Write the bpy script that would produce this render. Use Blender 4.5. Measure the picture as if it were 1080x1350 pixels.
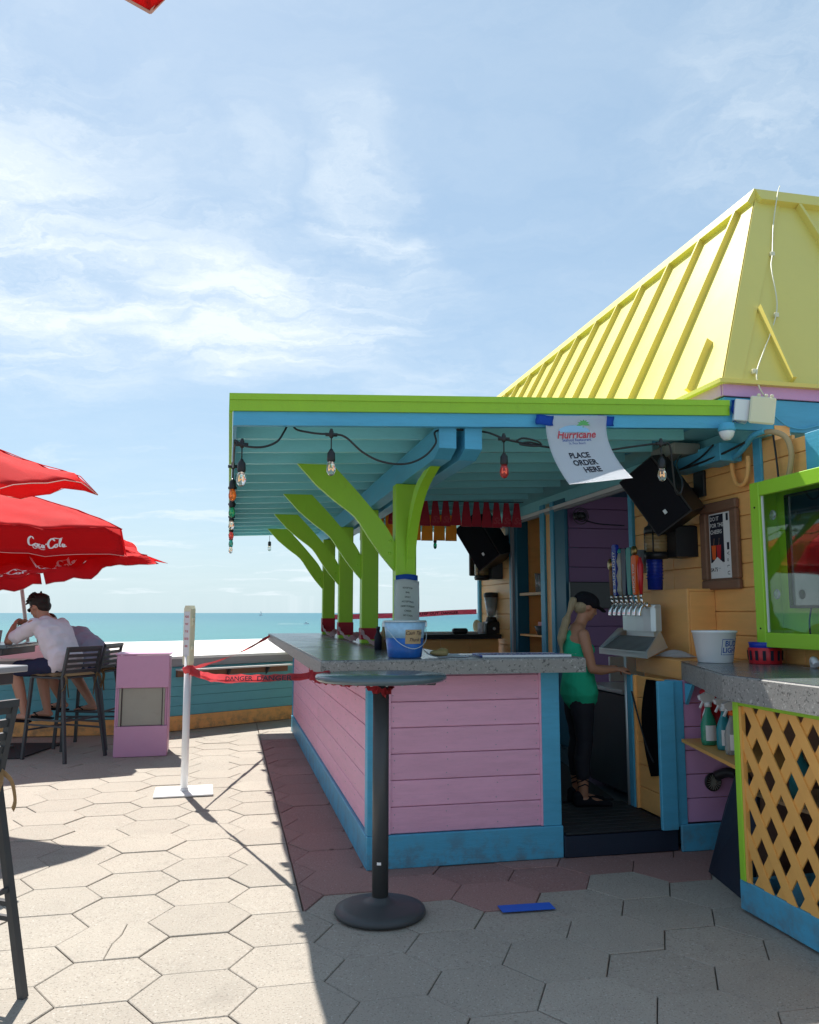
import bpy, bmesh, math, random
from mathutils import Vector, Matrix, noise
R = math.radians
random.seed(7)
for o in list(bpy.data.objects): bpy.data.objects.remove(o)
scn = bpy.context.scene
COL = scn.collection

# ------------------------------------------------------------------ camera
cam_d = bpy.data.cameras.new('camera'); cam = bpy.data.objects.new('camera', cam_d); COL.objects.link(cam)
cam.location = (0, 0, 1.32)
cam.rotation_euler = (R(90) + math.atan(133 / 1080), 0, 0)
cam_d.sensor_fit = 'HORIZONTAL'; cam_d.sensor_width = 36; cam_d.lens = 36.0
cam_d.clip_start = 0.05; cam_d.clip_end = 120000
scn.camera = cam
scn.render.resolution_x = 819; scn.render.resolution_y = 1024

# building frame: a to the right, b away from the camera
TH = R(12.36)
BF = Matrix.Translation((-.21, 4.43, 0)) @ Matrix.Rotation(TH, 4, 'Z')
I4 = Matrix.Identity(4)
def W(a, b, z=0): return BF @ Vector((a, b, z))

# ------------------------------------------------------------------ light
TO_SUN = Vector((-.292, .596, 1)).normalized()
EL = math.asin(TO_SUN.z)
sd = bpy.data.lights.new('sun', 'SUN'); sun = bpy.data.objects.new('sun', sd); COL.objects.link(sun)
sd.energy = 5.0; sd.angle = R(.53); sd.color = (1, .955, .88)
sun.rotation_euler = TO_SUN.to_track_quat('Z', 'Y').to_euler()
world = bpy.data.worlds.new('World'); scn.world = world; world.use_nodes = True
wt = world.node_tree; wn = wt.nodes; wl = wt.links; wn.clear()
def N(tree, typ, **kw):
    n = tree.nodes.new(typ)
    for k, v in kw.items():
        if k == 'inp':
            for a, b in v.items(): n.inputs[a].default_value = b
        else: setattr(n, k, v)
    return n
wo = N(wt, 'ShaderNodeOutputWorld'); bg = N(wt, 'ShaderNodeBackground'); bg.inputs[1].default_value = .097
sky = N(wt, 'ShaderNodeTexSky', sky_type='NISHITA'); sky.sun_disc = False
sky.sun_elevation = EL; sky.sun_rotation = math.atan2(TO_SUN.x, TO_SUN.y)
sky.altitude = 0; sky.air_density = 1.0; sky.dust_density = .6; sky.ozone_density = 2.2
geo = N(wt, 'ShaderNodeTexCoord')
sep = N(wt, 'ShaderNodeSeparateXYZ'); wl.new(geo.outputs['Generated'], sep.inputs[0])
def M_(op, a, b=None, c=None, tree=wt):
    n = N(tree, 'ShaderNodeMath', operation=op)
    for i, v in enumerate((a, b, c)):
        if v is None: continue
        if isinstance(v, (int, float)): n.inputs[i].default_value = v
        else: tree.links.new(v, n.inputs[i])
    return n.outputs[0]
zc = M_('MAXIMUM', sep.outputs[2], .02)
px = M_('DIVIDE', sep.outputs[0], M_('ADD', zc, .12)); py = M_('DIVIDE', sep.outputs[1], M_('ADD', zc, .12))
cmb = N(wt, 'ShaderNodeCombineXYZ'); wl.new(px, cmb.inputs[0]); wl.new(py, cmb.inputs[1])
def fbm(vec, scale, detail, rough, loc=(0, 0, 0), rot=0, sc=(1, 1, 1), dist=0):
    mp = N(wt, 'ShaderNodeMapping'); mp.inputs['Location'].default_value = loc
    mp.inputs['Rotation'].default_value = (0, 0, rot); mp.inputs['Scale'].default_value = sc
    wl.new(vec, mp.inputs[0])
    n = N(wt, 'ShaderNodeTexNoise', inp={'Scale': scale, 'Detail': detail, 'Roughness': rough, 'Distortion': dist})
    wl.new(mp.outputs[0], n.inputs['Vector']); return n.outputs['Fac']
def ramp(x, lo, hi):
    n = N(wt, 'ShaderNodeMapRange', interpolation_type='SMOOTHSTEP'); n.inputs[1].default_value = lo; n.inputs[2].default_value = hi
    wl.new(x, n.inputs[0]); return n.outputs[0]
def blob(x, y, rx, ry, rot=0):      # soft bank of cirrus centred at plane position x, y
    mp = N(wt, 'ShaderNodeMapping', vector_type='TEXTURE'); mp.inputs['Location'].default_value = (x, y, 0)
    mp.inputs['Rotation'].default_value = (0, 0, rot); mp.inputs['Scale'].default_value = (rx, ry, 1); wl.new(cmb.outputs[0], mp.inputs[0])
    ln = N(wt, 'ShaderNodeVectorMath', operation='LENGTH'); wl.new(mp.outputs[0], ln.inputs[0])
    return ramp(M_('SUBTRACT', 1.0, ln.outputs['Value']), -.25, .75)
warp = N(wt, 'ShaderNodeTexNoise', inp={'Scale': 2.4, 'Detail': 8, 'Roughness': .6}); wl.new(cmb.outputs[0], warp.inputs['Vector'])
wv = N(wt, 'ShaderNodeVectorMath', operation='MULTIPLY_ADD'); wl.new(warp.outputs['Color'], wv.inputs[0]); wv.inputs[1].default_value = (.55, .55, 0); wl.new(cmb.outputs[0], wv.inputs[2])
wv2 = N(wt, 'ShaderNodeVectorMath', operation='SUBTRACT'); wl.new(wv.outputs[0], wv2.inputs[0]); wv2.inputs[1].default_value = (.275, .275, 0)
cmb = wv2
big = fbm(geo.outputs['Generated'], 2.2, 6, .55, (3.1, .4, 0), 0, (1, 1, 1), .3)
wisp = fbm(cmb.outputs[0], 3.2, 12, .64, (5, 2, 0), R(38), (.55, 1.3, 1), .5)
fine = fbm(cmb.outputs[0], 10, 12, .70, (1, 7, 0), R(30), (.6, 1.1, 1), .7)
bank = M_('MAXIMUM', blob(-.98, 1.65, .62, .85, R(8)), M_('MULTIPLY', blob(-.42, 2.0, .55, .42, R(8)), 1.0))
bank = M_('MAXIMUM', bank, M_('MULTIPLY', blob(-.06, 1.62, .13, .42, R(-14)), .55))
bank = M_('MAXIMUM', bank, M_('MULTIPLY', blob(-.33, 1.62, .10, .40, R(14)), .35))
bank = M_('MAXIMUM', bank, M_('MULTIPLY', blob(.5, 2.5, 1.1, .35, R(5)), .32))
bank = M_('MAXIMUM', bank, M_('MULTIPLY', blob(.62, 1.25, .25, .4, R(-10)), .30))
tex = M_('ADD', M_('MULTIPLY', ramp(wisp, .36, .70), .62), M_('MULTIPLY', ramp(fine, .36, .74), .36))
tex = M_('ADD', M_('MULTIPLY', ramp(big, .35, .7), .25), M_('ADD', tex, .12))
cl = M_('MULTIPLY', tex, M_('ADD', M_('MULTIPLY', bank, 1.0), .12))
small = fbm(cmb.outputs[0], 1.7, 9, .62, (2, 9.4, 0), 0, (.7, 1.5, 1), .3)
low = M_('MULTIPLY', ramp(small, .54, .68), M_('MULTIPLY', ramp(M_('DIVIDE', 1.0, zc), 3.9, 6.0), .45))
cl = M_('MINIMUM', M_('ADD', cl, low), .92)
haze = M_('POWER', M_('SUBTRACT', 1.0, M_('MINIMUM', zc, 1.0)), 9.0)
def rgbmix(f, a, b, bt='MIX'):
    n = N(wt, 'ShaderNodeMix', data_type='RGBA', blend_type=bt)
    if isinstance(f, float): n.inputs[0].default_value = f
    else: wl.new(f, n.inputs[0])
    for i, v in ((6, a), (7, b)):
        if isinstance(v, tuple): n.inputs[i].default_value = v
        else: wl.new(v, n.inputs[i])
    return n.outputs[2]
SKYC = rgbmix(1.0, sky.outputs[0], (1.0, 1.0, 1.0, 1), 'MULTIPLY')
skb = rgbmix(.58, SKYC, (2.85, 4.15, 5.2, 1))               # thin high veil
skb = rgbmix(M_('MULTIPLY', haze, .85), skb, (4.1, 5.25, 5.7, 1))
skc = rgbmix(cl, skb, (6.3, 6.85, 7.2, 1))
wl.new(skc, bg.inputs[0]); wl.new(bg.outputs[0], wo.inputs[0])
scn.view_settings.view_transform = 'Standard'; scn.view_settings.look = 'None'
scn.view_settings.gamma = 1; scn.view_settings.use_curve_mapping = False
scn.view_settings.exposure = 0.68

# ------------------------------------------------------------------ materials
def mat(name, col, rough=.6, metal=0, var=.12, vscale=3.0, bump=.0, bscale=60, stretch=(1, 1, 1), spec=.4, coat=0, trans=0, emit=None, estr=0, dirt=0, dirtcol=(.08, .07, .06), sss=0, speck=0, speckcol=(.05, .05, .05), speckscale=160, alpha=1, islands=0, spots=0, chips=0, chipcol=(.3, .28, .26)):
    m = bpy.data.materials.new(name); m.use_nodes = True; t = m.node_tree; n = t.nodes; l = t.links
    b = n['Principled BSDF']
    b.inputs['Roughness'].default_value = rough; b.inputs['Metallic'].default_value = metal
    b.inputs['Specular IOR Level'].default_value = spec; b.inputs['Coat Weight'].default_value = coat
    b.inputs['Transmission Weight'].default_value = trans; b.inputs['Alpha'].default_value = alpha
    if sss: b.inputs['Subsurface Weight'].default_value = sss; b.inputs['Subsurface Radius'].default_value = (.02, .008, .004); b.inputs['Subsurface Scale'].default_value = .5
    tc = N(t, 'ShaderNodeNewGeometry')
    mp = N(t, 'ShaderNodeMapping'); mp.inputs['Scale'].default_value = stretch; l.new(tc.outputs['Position'], mp.inputs[0])
    mp.inputs['Rotation'].default_value = (0, 0, -TH)
    nz = N(t, 'ShaderNodeTexNoise', inp={'Scale': vscale, 'Detail': 8, 'Roughness': .65}); l.new(mp.outputs[0], nz.inputs['Vector'])
    def math_(op, a, b2): return M_(op, a, b2, tree=t)
    f = math_('ADD', math_('MULTIPLY', nz.outputs['Fac'], 2 * var), 1 - var)
    if islands:
        oi = N(t, 'ShaderNodeObjectInfo')
        f = math_('MULTIPLY', f, math_('ADD', math_('MULTIPLY', oi.outputs['Random'], 2 * islands), 1 - islands))
    mx = N(t, 'ShaderNodeVectorMath', operation='SCALE'); mx.inputs[0].default_value = col[:3]; l.new(f, mx.inputs['Scale'])
    c = mx.outputs[0]
    def cmix(fac, c0, col1):
        q = N(t, 'ShaderNodeMix', data_type='RGBA'); l.new(fac, q.inputs[0]); l.new(c0, q.inputs[6]); q.inputs[7].default_value = (*col1, 1); return q.outputs[2]
    def rmp(x, lo, hi):
        q = N(t, 'ShaderNodeMapRange', interpolation_type='SMOOTHSTEP'); q.inputs[1].default_value = lo; q.inputs[2].default_value = hi; l.new(x, q.inputs[0]); return q.outputs[0]
    if dirt:
        d = N(t, 'ShaderNodeTexNoise', inp={'Scale': vscale * 3.1, 'Detail': 12, 'Roughness': .75, 'Distortion': .4}); l.new(mp.outputs[0], d.inputs['Vector'])
        c = cmix(math_('MULTIPLY', rmp(d.outputs['Fac'], .52, .75), dirt), c, dirtcol)
    if speck:
        s = N(t, 'ShaderNodeTexNoise', inp={'Scale': speckscale, 'Detail': 3, 'Roughness': .6}); l.new(tc.outputs['Position'], s.inputs['Vector'])
        c = cmix(math_('MULTIPLY', rmp(s.outputs['Fac'], .56, .66), speck), c, speckcol)
        s2 = N(t, 'ShaderNodeTexNoise', inp={'Scale': speckscale * .8, 'Detail': 3, 'Roughness': .6}); s2.noise_dimensions = '4D'; s2.inputs['W'].default_value = 4
        l.new(tc.outputs['Position'], s2.inputs['Vector'])
        c = cmix(math_('MULTIPLY', rmp(s2.outputs['Fac'], .58, .68), speck * .5), c, (.75, .72, .68))
    if spots:
        sn = N(t, 'ShaderNodeTexNoise', inp={'Scale': 1.3, 'Detail': 12, 'Roughness': .62, 'Distortion': .8}); l.new(tc.outputs['Position'], sn.inputs['Vector'])
        c = cmix(math_('MULTIPLY', rmp(sn.outputs['Fac'], .60, .70), spots * .55), c, tuple(k * .5 for k in col[:3]))
        vo = N(t, 'ShaderNodeTexVoronoi', inp={'Scale': 3.1, 'Randomness': 1}); l.new(tc.outputs['Position'], vo.inputs['Vector'])
        q = rmp(vo.outputs['Distance'], .055, .035); vc = N(t, 'ShaderNodeSeparateXYZ'); l.new(vo.outputs['Color'], vc.inputs[0])
        c = cmix(math_('MULTIPLY', math_('MULTIPLY', q, math_('GREATER_THAN', vc.outputs[0], .62)), spots), c, tuple(k * .42 for k in col[:3]))
    if chips:
        cn = N(t, 'ShaderNodeTexNoise', inp={'Scale': 26, 'Detail': 8, 'Roughness': .7, 'Distortion': .3}); l.new(tc.outputs['Position'], cn.inputs['Vector'])
        c = cmix(math_('MULTIPLY', rmp(cn.outputs['Fac'], .685, .70), chips), c, chipcol)
        sz = N(t, 'ShaderNodeSeparateXYZ'); l.new(tc.outputs['Position'], sz.inputs[0])
        gn = N(t, 'ShaderNodeTexNoise', inp={'Scale': 9, 'Detail': 10, 'Roughness': .7}); l.new(tc.outputs['Position'], gn.inputs['Vector'])
        gz = math_('MULTIPLY', rmp(sz.outputs[2], .26, .0), rmp(gn.outputs['Fac'], .42, .66)); c = cmix(math_('MULTIPLY', gz, .55), c, (.14, .12, .11))
    l.new(c, b.inputs['Base Color'])
    if bump:
        bn = N(t, 'ShaderNodeTexNoise', inp={'Scale': bscale, 'Detail': 6, 'Roughness': .7}); l.new(mp.outputs[0], bn.inputs['Vector'])
        bp = N(t, 'ShaderNodeBump', inp={'Strength': bump, 'Distance': .004}); l.new(bn.outputs['Fac'], bp.inputs['Height']); l.new(bp.outputs[0], b.inputs['Normal'])
        rr = math_('ADD', math_('MULTIPLY', nz.outputs['Fac'], .25), max(rough - .12, .02)); l.new(rr, b.inputs['Roughness'])
    if emit: b.inputs['Emission Color'].default_value = (*emit, 1); b.inputs['Emission Strength'].default_value = estr
    return m
GR = (1, 1, 9)      # grain runs along boards
P = {}
P['lime'] = mat('lime_paint', (.33, .60, .03), .42, var=.10, bump=.35, bscale=14, stretch=(3, 3, 1), dirt=.15, dirtcol=(.12, .16, .02), islands=.06)
P['limeside'] = mat('lime_gloss_paint', (.34, .66, .04), .35, var=.06, bump=.2, bscale=20)
P['blue'] = mat('blue_paint', (.085, .40, .60), .45, var=.2, bump=.45, bscale=16, stretch=(1, 1, 6), dirt=.25, dirtcol=(.05, .22, .34), islands=.07, chips=.6, chipcol=(.04, .14, .20))
P['soffit'] = mat('soffit_blue_paint', (.28, .68, .74), .5, var=.10, bump=.3, bscale=14, stretch=(1, 6, 6), dirt=.15, dirtcol=(.04, .2, .26), islands=.08)
P['deepblue'] = mat('deep_blue_paint', (.02, .14, .22), .5, var=.1, bump=.3)
P['pink'] = mat('pink_paint', (.80, .41, .56), .48, var=.2, vscale=4, bump=.5, bscale=14, stretch=(1, 1, 7), dirt=.45, dirtcol=(.52, .28, .42), islands=.05, chips=.6, chipcol=(.45, .30, .36))
P['lilac'] = mat('lilac_paint', (.62, .34, .58), .5, var=.08, bump=.3, dirt=.15, dirtcol=(.3, .2, .3))
P['binpink'] = mat('bin_pink_paint', (.62, .33, .50), .4, var=.06, dirt=.12, dirtcol=(.3, .15, .25))
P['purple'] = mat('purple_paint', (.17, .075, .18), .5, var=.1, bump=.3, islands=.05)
P['orange'] = mat('orange_paint', (.94, .49, .165), .45, var=.18, bump=.45, bscale=14, stretch=(1, 1, 7), dirt=.22, dirtcol=(.55, .26, .07), islands=.07, chips=.4, chipcol=(.4, .2, .06))
P['pale_orange'] = mat('pale_orange_paint', (.80, .45, .18), .45, var=.14, bump=.45, bscale=14, stretch=(1, 1, 7), dirt=.25, dirtcol=(.5, .25, .08), islands=.08)
P['lattice'] = mat('lattice_orange_paint', (.82, .42, .11), .45, var=.1, bump=.3, dirt=.12, dirtcol=(.45, .2, .05), islands=.05)
P['yellow'] = mat('yellow_roof_paint', (.76, .63, .15), .42, var=.08, vscale=1.4, bump=.15, bscale=8, dirt=.22, dirtcol=(.6, .5, .12))
P['concrete'] = mat('speckled_concrete', (.27, .26, .245), .6, var=.16, vscale=5, bump=.4, bscale=90, speck=.75, speckscale=70, dirt=.2, dirtcol=(.2, .19, .18))
P['ctop'] = mat('polished_grey_concrete', (.125, .14, .155), .24, var=.25, vscale=4, bump=.25, bscale=30, speck=.5, speckscale=90, dirt=.35, dirtcol=(.05, .06, .07), spec=.6)
P['paver'] = mat('concrete_paver', (.375, .335, .285), .85, var=.16, vscale=2.6, bump=.9, bscale=130, speck=.65, speckcol=(.15, .13, .11), speckscale=120, dirt=.5, dirtcol=(.24, .21, .18), islands=.05, spots=.8)
P['redpaver'] = mat('red_stained_paver', (.35, .20, .18), .85, var=.14, vscale=2.2, bump=.9, bscale=130, speck=.6, speckcol=(.14, .08, .08), speckscale=120, dirt=.4, dirtcol=(.24, .17, .16), islands=.10, spots=.8)
P['joint'] = mat('joint_sand', (.17, .14, .11), .95, var=.3, vscale=12, bump=.4)
P['white'] = mat('white_coping_paint', (.82, .81, .79), .6, var=.05, bump=.2, dirt=.08, dirtcol=(.55, .53, .5))
P['whitepl'] = mat('white_plastic', (.78, .79, .80), .35, var=.03)
P['cream'] = mat('cream_plastic', (.74, .70, .50), .4, var=.06, dirt=.1, dirtcol=(.5, .45, .3))
P['greytrim'] = mat('grey_trim_paint', (.33, .33, .35), .6, var=.1, bump=.3)
P['paper'] = mat('white_paper', (.88, .89, .92), .7, var=.03, spec=.2)
P['tan'] = mat('tan_cushion_fabric', (.48, .34, .19), .9, var=.12, bump=.5, bscale=200)
P['black'] = mat('black_metal', (.022, .023, .026), .42, var=.2, dirt=.2, dirtcol=(.06, .06, .06))
P['dgrey'] = mat('dark_grey_metal', (.055, .058, .062), .45, var=.15, bump=.15, dirt=.25, dirtcol=(.11, .11, .11))
P['blackpl'] = mat('black_plastic', (.018, .018, .02), .38, var=.15)
P['blackcloth'] = mat('black_cloth', (.012, .012, .016), .95, var=.2, bump=.4, spec=.15)
P['steel'] = mat('stainless_steel', (.62, .68, .70), .38, metal=.55, var=.06, bump=.05, bscale=20, stretch=(1, 1, 10))
P['chrome'] = mat('chrome', (.8, .8, .8), .08, metal=1, var=0)
P['red'] = mat('red_umbrella_canvas', (.78, .025, .03), .8, var=.08, vscale=2, bump=.5, bscale=220, spec=.2, dirt=.10, dirtcol=(.42, .02, .03))
P['redtrim'] = mat('cream_stitching', (.8, .5, .45), .8, var=.1)
P['redpl'] = mat('red_plastic', (.55, .02, .03), .3, var=.05)
P['print'] = mat('white_print', (.82, .80, .80), .7, var=.02, spec=.2)
P['ink'] = mat('black_ink', (.02, .02, .035), .6, var=0, spec=.2)
P['redink'] = mat('red_ink', (.55, .05, .07), .6, var=0)
P['blueink'] = mat('blue_ink', (.03, .09, .36), .6, var=0)
P['skyink'] = mat('sky_blue_ink', (.30, .52, .70), .6, var=.1)
P['greenink'] = mat('green_ink', (.12, .42, .12), .6, var=.1)
P['bluetape'] = mat('blue_painters_tape', (.015, .12, .62), .6, var=.15, bump=.3, bscale=80)
P['tape'] = mat('red_caution_tape', (.72, .10, .12), .35, var=.2, vscale=14, bump=.5, bscale=20)
P['pinktape'] = mat('pink_caution_tape', (.80, .16, .26), .35, var=.15, vscale=14)
P['fadedtape'] = mat('faded_pink_tape', (.62, .36, .38), .4, var=.2, vscale=14)
P['skin'] = mat('skin', (.50, .26, .17), .5, var=.07, sss=.12)
P['skintan'] = mat('tanned_skin', (.42, .20, .12), .5, var=.07, sss=.12)
P['hair'] = mat('dark_brown_hair', (.018, .012, .009), .55, var=.4, vscale=30, bump=1, bscale=90, stretch=(1, 1, 3))
P['blonde'] = mat('blonde_hair', (.36, .27, .16), .5, var=.35, vscale=20, bump=1, bscale=70, stretch=(6, 6, .6))
P['shirtw'] = mat('white_cotton', (.74, .68, .73), .9, var=.05, bump=.5, bscale=22, spec=.2)
P['shirtg'] = mat('grey_blue_cotton', (.33, .34, .45), .9, var=.08, bump=.5, bscale=22, spec=.2)
P['navy'] = mat('navy_cotton', (.018, .022, .06), .9, var=.15, bump=.4)
P['denim'] = mat('blue_denim', (.03, .06, .15), .9, var=.2, bump=.4)
P['green'] = mat('green_tank_top', (.02, .40, .22), .85, var=.08, bump=.4, spec=.2)
P['legging'] = mat('black_leggings', (.010, .011, .018), .75, var=.2)
P['cyan'] = mat('cyan_liquid', (.05, .42, .50), .1, var=.05, trans=.45)
P['greenliq'] = mat('green_liquid', (.06, .45, .28), .1, var=.05, trans=.45)
P['clearpl'] = mat('clear_plastic', (.75, .80, .80), .12, var=.03, trans=.7)
P['orangepl'] = mat('orange_plastic', (.85, .13, .02), .35, var=.03)
P['cobalt'] = mat('cobalt_blue_plastic', (.01, .035, .36), .25, var=.1)
P['teal'] = mat('teal_plastic', (.02, .25, .24), .3, var=.1)
P['wood'] = mat('weathered_brown_wood', (.23, .12, .075), .6, var=.25, vscale=6, bump=.6, bscale=20, stretch=(1, 1, 8))
P['rawwood'] = mat('raw_pine', (.60, .42, .24), .6, var=.2, vscale=6, bump=.4, stretch=(1, 1, 8))
P['greytop'] = mat('slate_blue_tabletop', (.09, .13, .15), .22, var=.2, vscale=5, bump=.1, spec=.6, dirt=.2, dirtcol=(.16, .18, .18))
P['ltop'] = mat('grey_tabletop', (.32, .33, .35), .35, var=.15, vscale=5)
P['bunred'] = mat('red_bunting', (.50, .012, .035), .45, var=.15, spec=.4)
P['bunyel'] = mat('amber_bunting', (.90, .45, .05), .4, var=.2, vscale=18)
P['gasket'] = mat('dark_rubber_mat', (.018, .019, .022), .7, var=.3, bump=.6, bscale=60)
P['riser'] = mat('dark_blue_riser', (.014, .022, .042), .55, var=.2, bump=.3)
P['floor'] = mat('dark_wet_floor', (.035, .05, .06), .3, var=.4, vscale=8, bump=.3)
P['coolermetal'] = mat('dark_steel', (.07, .10, .12), .35, metal=.6, var=.15, dirt=.2, dirtcol=(.03, .04, .05))
P['navyhandle'] = mat('navy_plastic', (.012, .02, .07), .3, var=.05)
P['brass'] = mat('aged_brass', (.36, .24, .08), .35, metal=1, var=.2)
P['galv'] = mat('galvanised_bin_metal', (.36, .35, .30), .5, metal=.2, var=.15, dirt=.3, dirtcol=(.2, .18, .14))
P['screen'] = mat('dark_tv_screen', (.006, .008, .012), .04, var=0, spec=1.0, coat=1)
P['pooblue'] = mat('wave_blue_print', (.02, .13, .45), .3, var=.6, vscale=12)
P['poosky'] = mat('cloud_sky_print', (.35, .58, .78), .3, var=.5, vscale=14)
P['cola'] = mat('cola_drink', (.03, .01, .006), .1, var=0)
P['amber'] = mat('amber_dark', (.30, .20, .09), .25, var=.3, vscale=40)
P['leaf'] = mat('chip_yellow_food', (.30, .22, .09), .6, var=.3, vscale=60)
def glass(name, col, tr=.9, rough=.03):
    m = mat(name, col, rough, var=0, trans=tr); return m
P['bulbclear'] = glass('clear_bulb_glass', (.95, .93, .88)); P['bulbred'] = glass('red_bulb_glass', (.75, .08, .08), .7)
P['bulborange'] = glass('orange_bulb_glass', (.85, .22, .03), .6); P['bulbgreen'] = glass('green_bulb_glass', (.02, .42, .20), .6); P['bulbteal'] = glass('teal_bulb_glass', (.05, .5, .45), .6)
P['filament'] = mat('glowing_filament', (.9, .6, .3), .5, var=0, emit=(1, .55, .22), estr=.3)
def pane(name, tint, rough=.02):
    m = bpy.data.materials.new(name); m.use_nodes = True; t = m.node_tree; t.nodes.remove(t.nodes['Principled BSDF'])
    o = t.nodes['Material Output']; tr = N(t, 'ShaderNodeBsdfTransparent'); tr.inputs[0].default_value = (*tint, 1)
    g = N(t, 'ShaderNodeBsdfGlossy'); g.inputs['Roughness'].default_value = rough
    fr = N(t, 'ShaderNodeLayerWeight'); fr.inputs[0].default_value = .5
    mx = N(t, 'ShaderNodeMixShader'); f2 = M_('ADD', M_('MULTIPLY', M_('POWER', fr.outputs['Facing'], 3.0, tree=t), .45, tree=t), .035, tree=t); t.links.new(f2, mx.inputs[0])
    t.links.new(tr.outputs[0], mx.inputs[1]); t.links.new(g.outputs[0], mx.inputs[2]); t.links.new(mx.outputs[0], o.inputs[0]); return m
P['pane'] = pane('acrylic_pane', (.93, .96, .95))
def seamat():
    m = bpy.data.materials.new('sea_water'); m.use_nodes = True; t = m.node_tree; l = t.links; b = t.nodes['Principled BSDF']
    g = N(t, 'ShaderNodeNewGeometry'); mp = N(t, 'ShaderNodeMapping'); mp.inputs['Scale'].default_value = (1, 2.6, 1); l.new(g.outputs['Position'], mp.inputs[0])
    n1 = N(t, 'ShaderNodeTexNoise', inp={'Scale': .035, 'Detail': 10, 'Roughness': .62}); l.new(mp.outputs[0], n1.inputs['Vector'])
    n2 = N(t, 'ShaderNodeTexNoise', inp={'Scale': .55, 'Detail': 6, 'Roughness': .65}); l.new(mp.outputs[0], n2.inputs['Vector'])
    cr = N(t, 'ShaderNodeValToRGB'); e = cr.color_ramp.elements
    e[0].position = .3; e[0].color = (.024, .155, .165, 1); e[1].position = .72; e[1].color = (.052, .235, .23, 1)
    l.new(n1.outputs['Fac'], cr.inputs[0])
    sp = N(t, 'ShaderNodeSeparateXYZ'); l.new(g.outputs['Position'], sp.inputs[0])
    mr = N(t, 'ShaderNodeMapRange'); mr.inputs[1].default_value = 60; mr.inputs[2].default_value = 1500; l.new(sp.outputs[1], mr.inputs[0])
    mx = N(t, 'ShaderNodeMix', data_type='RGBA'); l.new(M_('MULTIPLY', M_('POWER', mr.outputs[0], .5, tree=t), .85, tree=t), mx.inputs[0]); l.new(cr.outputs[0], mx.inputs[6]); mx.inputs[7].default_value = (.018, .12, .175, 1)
    # whitecaps
    w = N(t, 'ShaderNodeMapRange', interpolation_type='SMOOTHSTEP'); w.inputs[1].default_value = .66; w.inputs[2].default_value = .74; l.new(n2.outputs['Fac'], w.inputs[0])
    mw = N(t, 'ShaderNodeMix', data_type='RGBA'); l.new(M_('MULTIPLY', w.outputs[0], .5, tree=t), mw.inputs[0]); l.new(mx.outputs[2], mw.inputs[6]); mw.inputs[7].default_value = (.6, .75, .75, 1)
    l.new(mw.outputs[2], b.inputs['Base Color'])
    b.inputs['Roughness'].default_value = .5; b.inputs['Specular IOR Level'].default_value = .12
    bp = N(t, 'ShaderNodeBump', inp={'Strength': 1, 'Distance': .5}); l.new(n2.outputs['Fac'], bp.inputs['Height']); l.new(bp.outputs[0], b.inputs['Normal'])
    return m
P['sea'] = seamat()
def translucent(key, col, f):
    m = P[key]; t = m.node_tree; b = t.nodes['Principled BSDF']; o = [n for n in t.nodes if n.type == 'OUTPUT_MATERIAL'][0]
    tr = N(t, 'ShaderNodeBsdfTranslucent'); tr.inputs[0].default_value = (*col, 1); mx = N(t, 'ShaderNodeMixShader'); mx.inputs[0].default_value = f
    t.links.new(b.outputs[0], mx.inputs[1]); t.links.new(tr.outputs[0], mx.inputs[2]); t.links.new(mx.outputs[0], o.inputs[0])
translucent('red', (.85, .02, .03), .38); translucent('tape', (.9, .12, .14), .4); translucent('pinktape', (1, .2, .35), .55); translucent('bunyel', (.95, .45, .04), .5); translucent('bunred', (.6, .01, .04), .3)
translucent('fadedtape', (.8, .5, .5), .4); translucent('paper', (.8, .82, .85), .25)
P['turq'] = mat('turquoise_wall_paint', (.15, .50, .58), .5, var=.10, bump=.3, dirt=.2, dirtcol=(.05, .25, .33))

# ------------------------------------------------------------------ mesh helpers
def NB(): return bmesh.new()
def box(bm, x0, x1, y0, y1, z0, z1, bev=0.0, M=None):
    r = bmesh.ops.create_cube(bm, size=1)['verts']
    for v in r: v.co = Vector(((x0 + x1) / 2 + v.co.x * (x1 - x0), (y0 + y1) / 2 + v.co.y * (y1 - y0), (z0 + z1) / 2 + v.co.z * (z1 - z0)))
    vs = r
    if bev:
        ed = list({e for v in r for e in v.link_edges})
        q = bmesh.ops.bevel(bm, geom=ed, offset=bev, segments=1, affect='EDGES')
        vs = list({v for f in q['faces'] for v in f.verts} | {v for v in r if v.is_valid})
    if M is not None: bmesh.ops.transform(bm, matrix=M, verts=vs)
    return bm
def B(*a, **k): return box(NB(), *a, **k)
def prism(pts, z0, z1, bm=None, bev=0):      # polygon in xy, extruded in z
    bm = bm or NB()
    lo = [bm.verts.new((x, y, z0)) for x, y in pts]; hi = [bm.verts.new((x, y, z1)) for x, y in pts]
    n = len(pts); fs = [bm.faces.new(hi), bm.faces.new(lo[::-1])]
    for i in range(n): fs.append(bm.faces.new((lo[i], lo[(i + 1) % n], hi[(i + 1) % n], hi[i])))
    bmesh.ops.recalc_face_normals(bm, faces=fs)
    if bev: bmesh.ops.bevel(bm, geom=list(fs[0].edges), offset=bev, segments=1, affect='EDGES')
    return bm
def extr(pts, d, bm=None):                   # planar polygon of 3d points extruded by vector d
    bm = bm or NB(); d = Vector(d)
    lo = [bm.verts.new(Vector(p)) for p in pts]; hi = [bm.verts.new(Vector(p) + d) for p in pts]
    n = len(pts); fs = [bm.faces.new(hi), bm.faces.new(lo[::-1])]
    for i in range(n): fs.append(bm.faces.new((lo[i], lo[(i + 1) % n], hi[(i + 1) % n], hi[i])))
    bmesh.ops.recalc_face_normals(bm, faces=fs); return bm
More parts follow.
